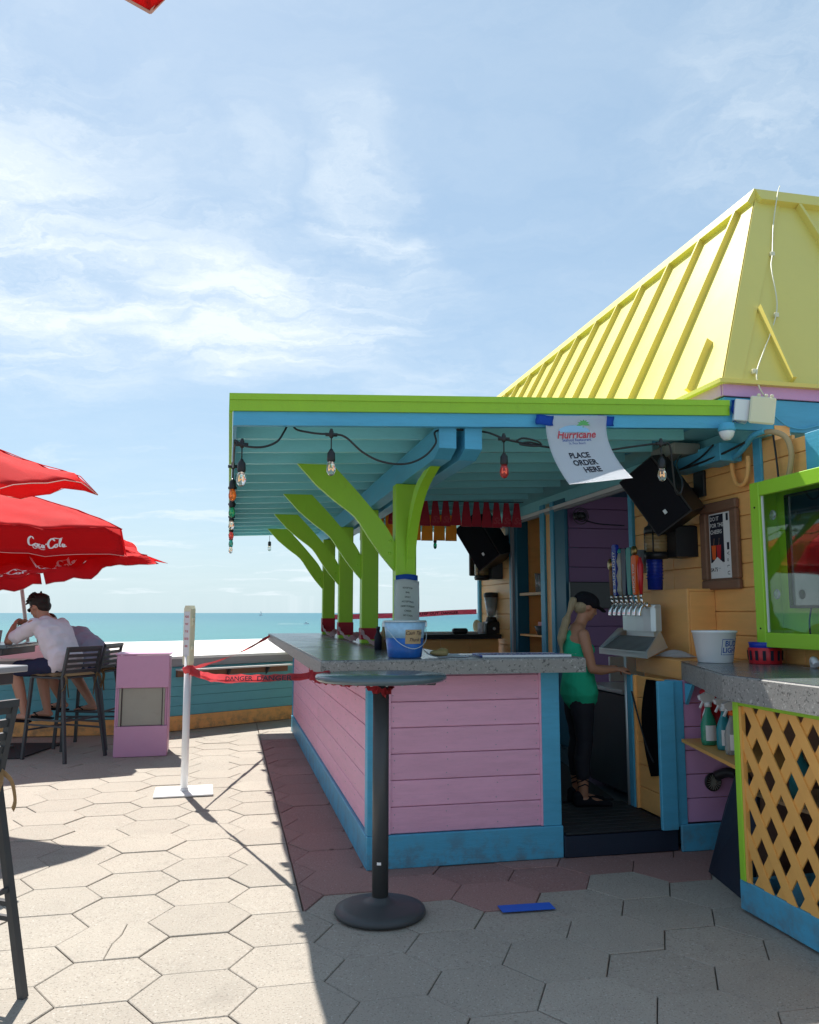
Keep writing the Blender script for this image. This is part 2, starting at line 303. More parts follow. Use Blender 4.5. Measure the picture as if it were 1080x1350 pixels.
def tube(pts, r, n=8, bm=None, caps=True):
    bm = bm or NB(); pts = [Vector(p) for p in pts]; rs = r if isinstance(r, (list, tuple)) else [r] * len(pts)
    prev = None; rings = []
    for i, p in enumerate(pts):
        t = (pts[min(i + 1, len(pts) - 1)] - pts[max(i - 1, 0)]).normalized()
        if prev is None:
            u = t.cross(Vector((0, 0, 1)));
            if u.length < .1: u = t.cross(Vector((1, 0, 0)))
            u.normalize()
        else:
            u = prev - t * prev.dot(t)
            if u.length < 1e-5: u = t.orthogonal()
            u.normalize()
        prev = u; w = t.cross(u)
        rings.append([bm.verts.new(p + (u * math.cos(2 * math.pi * k / n) + w * math.sin(2 * math.pi * k / n)) * rs[i]) for k in range(n)])
    fs = []
    for a, b in zip(rings, rings[1:]):
        for k in range(n): fs.append(bm.faces.new((a[k], a[(k + 1) % n], b[(k + 1) % n], b[k])))
    for f in fs: f.smooth = n > 4
    if caps: bm.faces.new(rings[0][::-1]); bm.faces.new(rings[-1])
    return bm
def bar(p, q, w, h, bm=None, up=(0, 0, 1)):  # rectangular bar between two points
    bm = bm or NB(); p = Vector(p); q = Vector(q); t = (q - p).normalized(); u = Vector(up)
    s = t.cross(u)
    if s.length < .05: s = t.cross(Vector((0, 1, 0)))
    s.normalize(); u = s.cross(t).normalized()
    vs = []
    for c in (p, q):
        for a, b in ((-1, -1), (1, -1), (1, 1), (-1, 1)): vs.append(bm.verts.new(c + s * a * w / 2 + u * b * h / 2))
    fs = [bm.faces.new(vs[3::-1]), bm.faces.new(vs[4:])]
    for k in range(4): fs.append(bm.faces.new((vs[k], vs[(k + 1) % 4], vs[4 + (k + 1) % 4], vs[4 + k])))
    bmesh.ops.recalc_face_normals(bm, faces=fs); return bm
def lathe(prof, n=24, c=(0, 0, 0), bm=None, smooth=True, sx=1, sy=1):
    bm = bm or NB(); rings = []
    for r, z in prof:
        if r < 1e-6: rings.append([bm.verts.new((c[0], c[1], c[2] + z))])
        else: rings.append([bm.verts.new((c[0] + sx * r * math.cos(2 * math.pi * k / n), c[1] + sy * r * math.sin(2 * math.pi * k / n), c[2] + z)) for k in range(n)])
    for a, b in zip(rings, rings[1:]):
        for k in range(n):
            k2 = (k + 1) % n
            if len(a) == 1 and len(b) == 1: continue
            if len(a) == 1: f = bm.faces.new((a[0], b[k2], b[k]))
            elif len(b) == 1: f = bm.faces.new((a[k], a[k2], b[0]))
            else: f = bm.faces.new((a[k], a[k2], b[k2], b[k]))
            f.smooth = smooth
    if len(rings[0]) > 1: bm.faces.new(rings[0][::-1])
    if len(rings[-1]) > 1: bm.faces.new(rings[-1])
    bmesh.ops.recalc_face_normals(bm, faces=bm.faces[:]); return bm
def xf(bm, M): bmesh.ops.transform(bm, matrix=M, verts=bm.verts[:]); return bm
def grid(fn, nu, nv, thick=0, bm=None):      # fn(s,t)->point ; a sheet, given thickness along its normals
    bm = bm or NB(); vs = [[bm.verts.new(fn(i / nu, j / nv)) for j in range(nv + 1)] for i in range(nu + 1)]; fs = []
    for i in range(nu):
        for j in range(nv):
            f = bm.faces.new((vs[i][j], vs[i + 1][j], vs[i + 1][j + 1], vs[i][j + 1])); f.smooth = True; fs.append(f)
    if thick: bmesh.ops.solidify(bm, geom=fs, thickness=thick)
    return bm
def link(name, bm, m, parent=None, smooth=None):
    me = bpy.data.meshes.new(name); bm.to_mesh(me); bm.free(); me.materials.append(m if not isinstance(m, str) else P[m])
    if smooth is not None:
        for p in me.polygons: p.use_smooth = smooth
    o = bpy.data.objects.new(name, me); COL.objects.link(o)
    if parent: o.parent = parent
    return o
def structure(name, bm, m, **k):
    o = link(name, bm, m); o['kind'] = 'structure'; return o
class Thing:
    def __init__(s, name, label, cat, org=(0, 0, 0), frame=I4, rot=0, group=None, kind=None):
        s.org = Vector(org); s.root = bpy.data.objects.new(name, None); COL.objects.link(s.root)
        s.root.empty_display_size = .1; s.root.matrix_world = frame @ Matrix.Translation(s.org) @ Matrix.Rotation(rot, 4, 'Z')
        s.root['label'] = label; s.root['category'] = cat
        if group: s.root['group'] = group
        s.frame = frame
    def part(s, name, bm, m, parent=None, label=None, smooth=None):
        xf(bm, Matrix.Translation(-s.org)); o = link(name, bm, m, parent or s.root, smooth)
        if label: o['label'] = label
        return o
def single(name, label, cat, bm, m, org=(0, 0, 0), frame=I4, group=None, smooth=None):
    org = Vector(org); xf(bm, Matrix.Translation(-org)); o = link(name, bm, m, None, smooth); o.matrix_world = frame @ Matrix.Translation(org)
    o['label'] = label; o['category'] = cat
    if group: o['group'] = group
    return o
def copy_tree(root, Mw, label=None):
    c = root.copy(); COL.objects.link(c); c.matrix_world = Mw
    if label: c['label'] = label
    def rec(src, dst):
        for ch in [o for o in bpy.data.objects if o.parent == src]:
            d = ch.copy(); COL.objects.link(d); d.parent = dst; rec(ch, d)
    rec(root, c); return c
_tc = {}
def text_bm(s, size, O, X, Y, shear=0, bold=0, align='CENTER', space=1.0):
    key = (s, shear, bold, align, space)
    if key not in _tc:
        cu = bpy.data.curves.new('t', 'FONT'); cu.body = s; cu.size = 1; cu.align_x = align; cu.align_y = 'CENTER'; cu.shear = shear; cu.offset = bold; cu.resolution_u = 3; cu.space_line = 1.25; cu.space_character = space
        ob = bpy.data.objects.new('t', cu); COL.objects.link(ob)
        dg = bpy.context.evaluated_depsgraph_get(); me = bpy.data.meshes.new_from_object(ob.evaluated_get(dg))
        bpy.data.objects.remove(ob); bpy.data.curves.remove(cu); _tc[key] = me
    bm = NB(); bm.from_mesh(_tc[key]); O = Vector(O); X = Vector(X).normalized(); Y = Vector(Y).normalized()
    for v in bm.verts: v.co = O + X * v.co.x * size + Y * v.co.y * size
    return bm
def cr(pts, n=6):        # Catmull-Rom through points
    pts = [Vector(p) for p in pts]; out = []
    P4 = [pts[0]] + pts + [pts[-1]]
    for i in range(1, len(P4) - 2):
        p0, p1, p2, p3 = P4[i - 1:i + 3]
        for k in range(n):
            t = k / n; out.append(.5 * ((2 * p1) + (p2 - p0) * t + (2 * p0 - 5 * p1 + 4 * p2 - p3) * t * t + (3 * p1 - p0 - 3 * p2 + p3) * t ** 3))
    out.append(pts[-1]); return out
# flowing script lettering, drawn as brush strokes on a surface map f(x,y)
SCRIPT = [
    ([(.95, 1.15), (.6, 1.5), (.2, 1.1), (.1, .5), (.3, .02), (.75, .1), (1.0, .4)], .13),
    ([(1.35, .55), (1.1, .45), (1.05, .15), (1.25, 0), (1.45, .2), (1.4, .5), (1.6, .5)], .10),
    ([(1.95, .5), (1.7, .5), (1.65, .15), (1.8, 0), (2.0, .15)], .10),
    ([(2.4, .5), (2.15, .45), (2.1, .1), (2.3, .02), (2.42, .45), (2.45, .1), (2.6, .02)], .10),
    ([(2.65, .55), (2.8, .72), (2.95, .6)], .09),
    ([(4.1, 1.1), (3.7, 1.55), (3.2, 1.1), (3.05, .5), (3.3, -.02), (3.75, .1), (4.0, .4)], .14),
    ([(3.4, 1.35), (3.9, 1.62), (4.7, 1.35), (5.3, 1.55)], .09),
    ([(4.3, .55), (4.05, .45), (4.0, .15), (4.2, 0), (4.4, .2), (4.35, .5), (4.5, .5)], .10),
    ([(4.6, .1), (4.9, .9), (5.05, 1.3), (4.85, 1.25), (4.7, .6), (4.75, .05), (4.95, .1)], .09),
    ([(5.4, .5), (5.15, .45), (5.1, .1), (5.3, .02), (5.42, .45), (5.45, .1), (5.75, .15)], .10),
    ([(.7, -.02), (1.0, -.35), (1.5, -.12), (2.1, -.3), (2.6, -.2)], .07)]
def script_bm(f, mirror=False):
    bm = NB()
    for pts, w in SCRIPT:
        c = cr([(x, y, 0) for x, y in pts], 5); rows = []
        for i, p in enumerate(c):
            t = (c[min(i + 1, len(c) - 1)] - c[max(i - 1, 0)]).normalized(); nrm = Vector((-t.y, t.x, 0))
            ww = w * (.45 + .75 * abs(t.y)) * (.35 + .65 * min(1, i / 3, (len(c) - 1 - i) / 3))
            rows.append([bm.verts.new(f((p + nrm * s * ww).x / 5.8, (p + nrm * s * ww).y / 5.8)) for s in (-1, 1)])
        for a, b in zip(rows, rows[1:]): bm.faces.new((a[0], a[1], b[1], b[0]))
    return bm
def ribbon(pts, w, wdir, twist=0, thick=.0006, n=8, jitter=0):
    c = cr(pts, n); bm = NB(); rows = []; wd = Vector(wdir)
    for i, p in enumerate(c):
        t = (c[min(i + 1, len(c) - 1)] - c[max(i - 1, 0)]).normalized()
        a = twist * i / len(c) + jitter * math.sin(i * 1.3)
        d = (Matrix.Rotation(a, 3, t) @ (wd - t * wd.dot(t)).normalized()); ww = w * (1 - .35 * abs(math.sin(i * .9)) * (jitter > 0))
        rows.append((bm.verts.new(p - d * ww / 2), bm.verts.new(p + d * ww / 2)))
    fs = [bm.faces.new((a[0], a[1], b[1], b[0])) for a, b in zip(rows, rows[1:])]
    for f in fs: f.smooth = True
    bmesh.ops.solidify(bm, geom=fs, thickness=thick); return bm
# body shapes: swept ellipses merged into one surface
def limb(bm, pts, n=16):     # pts: (position, ra, rb, side)
    rings = []; m = len(pts)
    P_ = [Vector(p[0]) for p in pts]
    def ring(c, t, side, ra, rb):
        s = Vector(side); s = (s - t * s.dot(t)).normalized(); u = t.cross(s)
        return [bm.verts.new(c + s * ra * math.cos(2 * math.pi * k / n) + u * rb * math.sin(2 * math.pi * k / n)) for k in range(n)]
    t0 = (P_[1] - P_[0]).normalized(); t1 = (P_[-1] - P_[-2]).normalized()
    a = pts[0]
    for q in (.98, .8, .45): rings.append(ring(P_[0] - t0 * min(a[1], a[2]) * q, t0, a[3], a[1] * math.sqrt(1 - q * q), a[2] * math.sqrt(1 - q * q)))
    for i, a in enumerate(pts):
        t = (P_[min(i + 1, m - 1)] - P_[max(i - 1, 0)]).normalized(); rings.append(ring(P_[i], t, a[3], a[1], a[2]))
    a = pts[-1]
    for q in (.45, .8, .98): rings.append(ring(P_[-1] + t1 * min(a[1], a[2]) * q, t1, a[3], a[1] * math.sqrt(1 - q * q), a[2] * math.sqrt(1 - q * q)))
    for a, b in zip(rings, rings[1:]):
        for k in range(n): bm.faces.new((a[k], a[(k + 1) % n], b[(k + 1) % n], b[k]))
    bm.faces.new(rings[0][::-1]); bm.faces.new(rings[-1]); return bm
def ell(bm, c, r, M=None, seg=16):
    q = bmesh.ops.create_uvsphere(bm, u_segments=seg, v_segments=seg // 2 + 2, radius=1)['verts']
    for v in q:
        co = Vector((v.co.x * r[0], v.co.y * r[1], v.co.z * r[2]))
        if M is not None: co = M @ co
        v.co = co + Vector(c)
    return bm
def merge(bm, vox=.009, smooth=4, disp=0, cut=None):     # one continuous skin out of overlapping volumes
    bmesh.ops.recalc_face_normals(bm, faces=bm.faces[:])
    me = bpy.data.meshes.new('tmp'); bm.to_mesh(me); bm.free(); ob = bpy.data.objects.new('tmp', me); COL.objects.link(ob)
    r = ob.modifiers.new('r', 'REMESH'); r.mode = 'VOXEL'; r.voxel_size = vox
    s = ob.modifiers.new('s', 'SMOOTH'); s.factor = .5; s.iterations = smooth
    dg = bpy.context.evaluated_depsgraph_get(); m2 = bpy.data.meshes.new_from_object(ob.evaluated_get(dg))
    bpy.data.objects.remove(ob); out = NB(); out.from_mesh(m2); bpy.data.meshes.remove(m2)
    if cut:
        for co, no in cut:
            g = bmesh.ops.bisect_plane(out, geom=out.verts[:] + out.edges[:] + out.faces[:], plane_co=co, plane_no=no, clear_outer=True)
            eb = [e for e in out.edges if e.is_boundary]
            if eb: bmesh.ops.holes_fill(out, edges=eb, sides=0)
    if disp:
        out.normal_update()
        for v in out.verts:
            c_ = v.co; v.co = c_ + v.normal * disp * (noise.noise(c_ * 14) + 1.1 * (1 - 2 * abs(noise.noise(Vector((c_.x * 9 + c_.z * 5, c_.y * 7, c_.z * 9 - c_.x * 6))))) - .5)
    for f in out.faces: f.smooth = True
    return out

# ------------------------------------------------------------------ sea and deck
bm = NB(); xs = [-60000, -3000, -400, 0, 400, 3000, 60000]; ys = [14, 60, 300, 1500, 9000, 60000]
g = [[bm.verts.new((x, y, -9)) for y in ys] for x in xs]
for i in range(len(xs) - 1):
    for j in range(len(ys) - 1): bm.faces.new((g[i][j], g[i + 1][j], g[i + 1][j + 1], g[i][j + 1]))
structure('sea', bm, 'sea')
box_ = B(-9, 9, -6, 16, -.4, -.022); deck = structure('deck', xf(box_, BF), 'joint')
# hexagonal pavers
PW, PB_, EH = .338, .366, .117
def hexpts(ca_, cb_, g=.0022):
    w = .169 - g; tip = .2205 - g * 1.2
    return [(ca_ - tip, cb_), (ca_ - EH + g * .3, cb_ - .183 + g), (ca_ + EH - g * .3, cb_ - .183 + g), (ca_ + tip, cb_), (ca_ + EH - g * .3, cb_ + .183 - g), (ca_ - EH + g * .3, cb_ + .183 - g)]
def clip(poly, ax, val, keep_less):
    out = []
    for i in range(len(poly)):
        p, q = poly[i], poly[(i + 1) % len(poly)]
        ip = (p[ax] < val) == keep_less; iq = (q[ax] < val) == keep_less
        if ip: out.append(p)
        if ip != iq:
            t = (val - p[ax]) / (q[ax] - p[ax]); out.append((p[0] + (q[0] - p[0]) * t, p[1] + (q[1] - p[1]) * t))
    return out
cands = []
camp = Vector((0, 0, 1.32))
def pix(v):
    pt = math.atan(133 / 1080); y = v.y * math.cos(pt) + (v.z - 1.32) * math.sin(pt); z = -v.y * math.sin(pt) + (v.z - 1.32) * math.cos(pt)
    return (540 + 1080 * v.x / y, 675 - 1080 * z / y) if y > .3 else (-9e3, 9e3)
for k in range(-17, 16):
    for n in range(-14, 40):
        a = -.828 + PW * k; b = (-.87 if k % 2 == 0 else -.687) + PB_ * n
        w = W(a, b); u, v = pix(w)
        if not (-330 < u < 1400 and v < 1900 and v > 880): continue
        if 0.3 < a < 2.2 and .35 < b < 4.9: continue
        if a > 2.6: continue
        cands.append((v, a, b, u))
cands.sort(reverse=True)
inview = [c for c in cands if -40 < c[3] < 1120 and c[0] < 1420]
keep = set((c[1], c[2]) for c in inview[:285])
hexcache = {}
stuff = NB(); npav = 0
for v, a, b, u in cands:
    pieces = []
    hp = hexpts(a, b)
    red = (b > -.40 or (abs(b + .504) < .02 and (a > .3 and a < .7)))
    if red and b > -.52:
        A1 = clip(hp, 0, -.385, True); A2 = clip(hp, 0, -.378, False)
        if len(A1) > 2: pieces.append((A1, 'paver'))
        if len(A2) > 2:
            L = clip(A2, 1, 4.575, True); U = clip(A2, 1, 4.585, False)
            if len(L) > 2: pieces.append((L, 'redpaver'))
            if len(U) > 2: pieces.append((U, 'paver'))
    elif abs(a + 1.166) < .02 and abs(b + .687) < .02:       # the slab cracked across in two
        mid = [(-1.128, b + .2), (-1.14, b + .06), (-1.165, b - .03), (-1.182, b - .2)]
        L_ = [p for p in hp if p[0] < -1.155] ; R_ = [p for p in hp if p[0] > -1.155]
        yt, yb = max(p[1] for p in hp), min(p[1] for p in hp)
        cr1 = [(-1.133, yt), (-1.142, b + .06), (-1.168, b - .03), (-1.180, yb)]
        pieces.append(([hp[0], hp[1]] + [(x, y) for x, y in cr1[::-1]] + [hp[5]], 'paver'))
        pieces.append(([hp[2], hp[3], hp[4]] + [(x + .003, y) for x, y in cr1], 'paver'))
    else: pieces.append((hp, 'paver'))
    rot = random.uniform(-.004, .004)
    for poly, mm in pieces:
        if (a, b) in keep:
            whole = len(pieces) == 1 and poly == hp
            dz = random.uniform(-.0045, .0015); cen = W(a, b)
            if whole and mm in hexcache: me = hexcache[mm]; o = bpy.data.objects.new('paver', me); COL.objects.link(o)
            else:
                q = prism([(x - a, y - b) for x, y in poly], -.03, 0, bev=.0028); o = link('paver', q, mm); me = o.data
                if whole: hexcache[mm] = me
            o.parent = deck; o.matrix_world = BF @ Matrix.Translation((a, b, dz)) @ Matrix.Rotation(rot, 4, 'Z') @ Matrix.Rotation(random.uniform(-.006, .006), 4, 'X')
            npav += 1
        elif mm == 'paver': prism(poly, -.03, 0, stuff)
        else: prism(poly, -.03, 0, stuff)
if stuff.faces: q = link('distant_paver', xf(stuff, BF), 'paver', deck); q['kind'] = 'stuff'

# ------------------------------------------------------------------ parapet
par = []
for q in [(-11, 9.6), (-6.8, 9.05), (-4.41, 8.98), (-3.2, 9.12), (-2.7, 9.38), (-1.48, 10.54), (0.9, 12.75), (4.5, 16.0)]: par.append(Vector(q))
t = Thing('parapet', 'low turquoise boarded parapet with wide white coping in front of the sea', 'parapet', (par[3].x, par[3].y, 0))
def offs(pl, d):
    out = []
    for i, p in enumerate(pl):
        a = (pl[min(i + 1, len(pl) - 1)] - pl[max(i - 1, 0)]).normalized(); out.append(p + Vector((-a.y, a.x)) * d)
    return out
def wallstrip(d0, d1, z0, z1, z1b=None, i0=0, i1=None):
    L0, L1 = offs(par, d0), offs(par, d1); bm = NB(); i1 = len(par) - 1 if i1 is None else i1
    z1b = z1 if z1b is None else z1b; prev = None
    for i in range(i0, i1 + 1):
        r = [bm.verts.new((L0[i].x, L0[i].y, z0)), bm.verts.new((L0[i].x, L0[i].y, z1)), bm.verts.new((L1[i].x, L1[i].y, z1b)), bm.verts.new((L1[i].x, L1[i].y, z0))]
        if prev:
            for k in range(4): bm.faces.new((prev[k], prev[(k + 1) % 4], r[(k + 1) % 4], r[k]))
        else: bm.faces.new(r[::-1])
        prev = r
    bm.faces.new(prev); bmesh.ops.recalc_face_normals(bm, faces=bm.faces[:]); return bm
t.part('core', wallstrip(.02, .40, 0, .80), 'turq')
for i in range(len(par) - 1): t.part('base_board', wallstrip(-.012, .0, .005, .165, i0=i, i1=i + 1), 'orange')
for r_ in range(5):
    for i in range(len(par) - 1):
        t.part('plank', wallstrip(0, .018, .17 + r_ * .108, .17 + r_ * .108 + .104, i0=i, i1=i + 1), 'turq')
t.part('top_board', wallstrip(-.012, .018, .715, .80), 'greytrim')
for i in range(len(par) - 1): t.part('coping', wallstrip(-.03, .50, .802, .83, .985, i0=i, i1=i + 1), 'white')
# narrow drink rail on the parapet, between pole sign and bar
A_, B_ = par[4].lerp(par[5], .04), par[4].lerp(par[5], .93); dr = (B_ - A_).normalized(); nr = Vector((dr.y, -dr.x))
t = Thing('drink_rail', 'narrow weathered shelf on brackets fixed to the turquoise parapet', 'shelf', (A_.x, A_.y, 0))
q = [A_, B_, B_ + nr * .16, A_ + nr * .16]
t.part('shelf_board', prism([tuple(p) for p in q], .672, .69), 'white')
q = [A_ - nr * .001 + nr * .014, B_ + nr * .014, B_ + nr * .06, A_ + nr * .06]
t.part('support_rail', prism([tuple(p) for p in q], .60, .672), 'wood')
for f in (.08, .42, .78):
    c = A_.lerp(B_, f); t.part('bracket', extr([(c.x + nr.x * .06, c.y + nr.y * .06, .67), (c.x + nr.x * .14, c.y + nr.y * .14, .67), (c.x + nr.x * .06, c.y + nr.y * .06, .58)], (dr.x * .02, dr.y * .02, 0)), 'dgrey')

# boats on the horizon
def boat(x, y, s, lab, name='motor_boat'):
    t = Thing(name, lab, 'boat', (x, y, -9))
    hull = extr([(x - s, y, -9), (x - s * 1.05, y, -9 + s * .35), (x + s * 1.3, y, -9 + s * .45), (x + s, y, -9)], (0, s * .7, 0)); t.part('hull', hull, 'whitepl')
    t.part('cabin', B(x - s * .5, x + s * .3, y + s * .1, y + s * .6, -9 + s * .38, -9 + s * 1.0), 'whitepl')
    return t
t = boat(-560, 3100, 6, 'small white sailing boat far out on the horizon', 'sail_boat'); t.part('mast', tube([(-560, 3102, -6), (-560, 3102, 9)], .3, 5), 'whitepl'); t.part('sail', extr([(-559, 3102, -4), (-559, 3102, 9), (-553, 3102, -4)], (0, .15, 0)), 'print')
boat(-95, 760, 2.2, 'small motor boat trailing a white wake on the sea')
wk = NB(); 
for i in range(30):
    u0, u1 = i / 30, (i + 1) / 30
    for sgn in (-1, 1):
        f = lambda u, e: (-97 - 24 * u, 761 + sgn * (.5 + 3.5 * u) + e * (1.2 + 2.5 * u) + .5 * math.sin(u * 40), -8.8)
        vs = [wk.verts.new(f(u0, 0)), wk.verts.new(f(u1, 0)), wk.verts.new(f(u1, 1)), wk.verts.new(f(u0, 1))]; wk.faces.new(vs)
wkk = link('boat_wake', wk, 'white'); wkk['kind'] = 'stuff'

# ------------------------------------------------------------------ bar counter (building frame)
bar_t = Thing('bar_counter', 'pink planked outdoor bar with blue trim and thick grey speckled counter', 'bar counter', (0, 0, 0), BF)
pt = bar_t.part
ZP = [.172 + i * .1355 for i in range(7)]
for i in range(6):
    z0, z1 = ZP[i], min(ZP[i] + .132, .992)
    pt('plank', B(.095, .965, 0, .018, z0, z1, bev=.003), 'pink')
    for (b0, b1) in ((.035, 2.6), (2.603, 5.17)): pt('plank', B(0, .018, b0, b1, z0, z1, bev=.003), 'pink')
nl = NB()
for i in range(6):
    for a_ in (.13, .42, .70, .93):
        for dz in (.03, .10):
            lathe([(0, .0), (.0035, .0), (.003, .0022)], 6, (0, 0, 0), nl) if 0 else ell(nl, (a_ + random.uniform(-.006, .006), -.0005, ZP[i] + dz + random.uniform(-.004, .004)), (.0032, .0016, .0032), None, 6)
    for b_ in [.10 + .4 * k for k in range(12)]:
        for dz in (.03, .10): ell(nl, (-.0005, b_ + random.uniform(-.01, .01), ZP[i] + dz), (.0016, .0032, .0032), None, 6)
q = pt('nail_heads', nl, 'greytrim'); q['kind'] = 'stuff'
pt('core', B(.019, 1.0, .019, .14, .13, .995), 'pink'); pt('side_core', B(.019, .14, .141, 5.17, .13, .995), 'pink')
pt('base_board', B(-.016, 1.071, -.018, 0.017, 0, .168, bev=.004), 'blue'); pt('base_board', B(-.018, .0165, .018, 5.2, 0, .168, bev=.004), 'blue')
pt('corner_board', B(-.012, .098, -.012, -.001, .169, .995, bev=.002), 'blue'); pt('corner_board', B(-.013, -.001, .0, .07, .169, .995, bev=.002), 'blue')
pt('end_board', B(.96, 1.065, -.012, .019, .169, .995, bev=.003), 'blue'); pt('end_board', B(1.045, 1.065, .02, .15, .169, .995, bev=.003), 'blue')
pt('far_board', B(-.012, .15, 5.171, 5.2, 0, .995, bev=.003), 'blue')
pt('panel_edge', B(.099, .112, -.008, -.001, .172, .99), 'pink'); pt('panel_edge', B(.947, .959, -.008, -.001, .172, .99), 'pink')
pt('front_slab', prism([(-.28, -.155), (1.165, -.155), (1.165, .40), (.62, .40), (.62, .385), (-.28, .385)], 1.0, 1.076, bev=.006), 'concrete')
pt('side_slab', prism([(-.28, .3875), (.56, .3875), (.56, 5.55), (-.28, 5.55)], 1.0, 1.076, bev=.006), 'concrete')
pt('slab_top', prism([(-.272, -.147), (1.157, -.147), (1.157, .392), (.552, .392), (.552, 5.54), (-.272, 5.54)], 1.076, 1.0795), 'ctop')
pt('rear_slab', prism([(.565, 4.55), (2.28, 4.55), (2.28, 5.2), (.565, 5.2)], 1.03, 1.08, bev=.006), 'gasket', label='black rear worktop')
for k in range(5): pt('rear_plank', B(.57 + k * .34, .57 + k * .34 + .336, 4.62, 4.65, .125, 1.028, bev=.003), 'orange')
pt('rear_edge', B(.57, 2.28, 5.02, 5.19, 1.081, 1.10, bev=.004), 'white')
# service floor and step
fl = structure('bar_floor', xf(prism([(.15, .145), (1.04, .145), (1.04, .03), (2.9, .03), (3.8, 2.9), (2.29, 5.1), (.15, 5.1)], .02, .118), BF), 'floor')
t = Thing('step', 'dark blue riser step with ribbed rubber mat at the bar opening', 'step', (1.4, 0, 0), BF)
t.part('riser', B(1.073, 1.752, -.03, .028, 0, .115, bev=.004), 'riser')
for k in range(9): t.part('mat_strip', B(1.08, 1.745, -.035 + k * .075, .033 + k * .075, .1195, .130, bev=.003), 'gasket')
single('floor_mat', 'dark rubber kitchen mat on the bar floor behind the step', 'mat', prism([(1.05, .72), (1.72, .70), (1.95, 2.3), (1.15, 2.4)], .12, .132), 'gasket', (1.4, 1.2, 0), BF)

# ------------------------------------------------------------------ awning over the bar
def rz(a): return 2.40 + .0432 * (a + .75)      # roof top height
aw = Thing('awning', 'flat lime edged awning roof with turquoise rafters on lime posts over the bar', 'awning', (0, 0, 0), BF)
pa = aw.part
def slab(a0, a1, b0, b1, d0, d1, bm=None):       # sheet following the roof slope, d = depth below the top
    bm = bm or NB(); return extr([(a0, b0, rz(a0) - d0), (a1, b0, rz(a1) - d0), (a1, b0, rz(a1) - d1), (a0, b0, rz(a0) - d1)], (0, b1 - b0, 0), bm)
pa('roof_sheet', slab(-.74, 2.02, -.262, 6.48, .004, .022), 'lime')
nb = 17
for k in range(nb):
    b0 = -.24 + k * (6.70 / nb); pa('ceiling_board', slab(-.72, 2.0, b0, b0 + 6.70 / nb - .004, .023, .036), 'soffit')
pa('front_fascia', slab(-.765, 2.03, -.285, -.264, -.008, .078), 'lime'); pa('front_fascia_lip', slab(-.768, 2.03, -.291, -.2855, -.01, .022), 'lime')
pa('side_fascia', slab(-.768, -.75, -.263, 6.50, -.008, .085), 'lime'); pa('far_fascia', slab(-.75, 2.02, 6.485, 6.503, 0, .09), 'lime')
pa('front_rafter', slab(-.745, 2.02, -.272, -.236, .079, .150), 'blue')
pa('side_board', slab(-.747, -.728, -.235, 6.46, .037, .150), 'blue')
RB = [.155 + .392 * k for k in range(16)]
for b in RB: pa('rafter', slab(-.727, 2.0, b, b + .036, .037, .128), 'soffit')
for a0, b_end in ((.325, 6.2), (.468, 6.2)):     # double beam with sloped ends
    zt = rz(a0) - .131; e = -.232
    pa('beam', extr([(a0, e, zt), (a0, b_end, zt), (a0, b_end, 2.15), (a0, e + .12, 2.15), (a0, e, 2.19)], (.095, 0, 0)), 'blue')
PBs = [.75, 2.12, 3.5, 4.9]
for b in PBs:
    near = b < 1
    pst = pa('post', B(.29, .425, b, b + .11, 1.08, 2.149, bev=.005), 'lime')
    # outward brace: a curved cut board in the plane across the counter
    prof = [(-.34, 2.262), (-.115, 2.262), (.03, 2.11), (.14, 1.985), (.235, 1.87), (.29, 1.775), (.29, 1.585), (.20, 1.69), (.12, 1.80), (.03, 1.93), (-.10, 2.03), (-.22, 2.13)]
    q = cr([(x, 0, z) for x, z in prof[1:6]], 3); q2 = cr([(x, 0, z) for x, z in prof[6:]], 3)
    pts = [(-.34, 0, 2.262)] + [tuple(v) for v in q] + [tuple(v) for v in q2]
    pa('brace', extr([(p[0], b + .035, p[2]) for p in pts], (0, .038, 0)), 'lime')
    for bx_, bz_ in ((.255, 1.70), (.262, 1.78)): pa('bolt', xf(lathe([(0, 0), (.009, 0), (.008, .006), (0, .007)], 8), Matrix.Translation((bx_, b + .036, bz_)) @ Matrix.Rotation(R(90), 4, 'X')), 'lime')
# brace towards the front on the nearest post
pr = [(.75, 1.58), (.72, 1.70), (.63, 1.84), (.50, 1.97), (.30, 2.09), (.06, 2.15), (.16, 2.149), (.34, 2.149), (.50, 2.12), (.64, 2.02), (.749, 1.90)]
pa('front_brace', extr([(.355, p[0], p[1]) for p in [(.749, 1.58)] + [(v.x, v.y) for v in cr([(x, z, 0) for x, z in [(.73, 1.66), (.67, 1.80), (.56, 1.94), (.36, 2.07), (.08, 2.148)]], 3)] + [(v.x, v.y) for v in cr([(x, z, 0) for x, z in [(.24, 2.148), (.48, 2.09), (.64, 1.96), (.72, 1.82), (.749, 1.74)]], 3)]], (.058, 0, 0)), 'limeside')

# ------------------------------------------------------------------ kiosk building
kb = Thing('kiosk', 'orange planked beach kiosk under a yellow standing seam mansard roof', 'building', (2.3, 0, 0), BF)
kp = kb.part
AW = 2.3
def wallrun(b0, b1, z0, z1, m='orange', n0=0, h=.145, a0=AW, th=.02, name='plank'):
    z = z0; first = True
    while z < z1 - .01:
        zz = min(z + h, z1)
        kp(name, B(a0, a0 + th, b0, b1, z, zz - .004, bev=.003), m); z = zz
kp('wall_core', B(AW + .021, AW + .12, -.28, 1.42, .12, 2.40), 'orange'); kp('wall_core', B(AW + .021, AW + .12, -1.2, -.281, .12, 2.28), 'orange')
wallrun(-.30, .85, 1.04, 2.33); wallrun(-.45, -.303, 1.04, 2.31); wallrun(.853, 1.395, 1.04, 2.33); wallrun(-1.2, -.453, 1.04, 2.285)
wallrun(.8, 1.395, .12, 1.02)
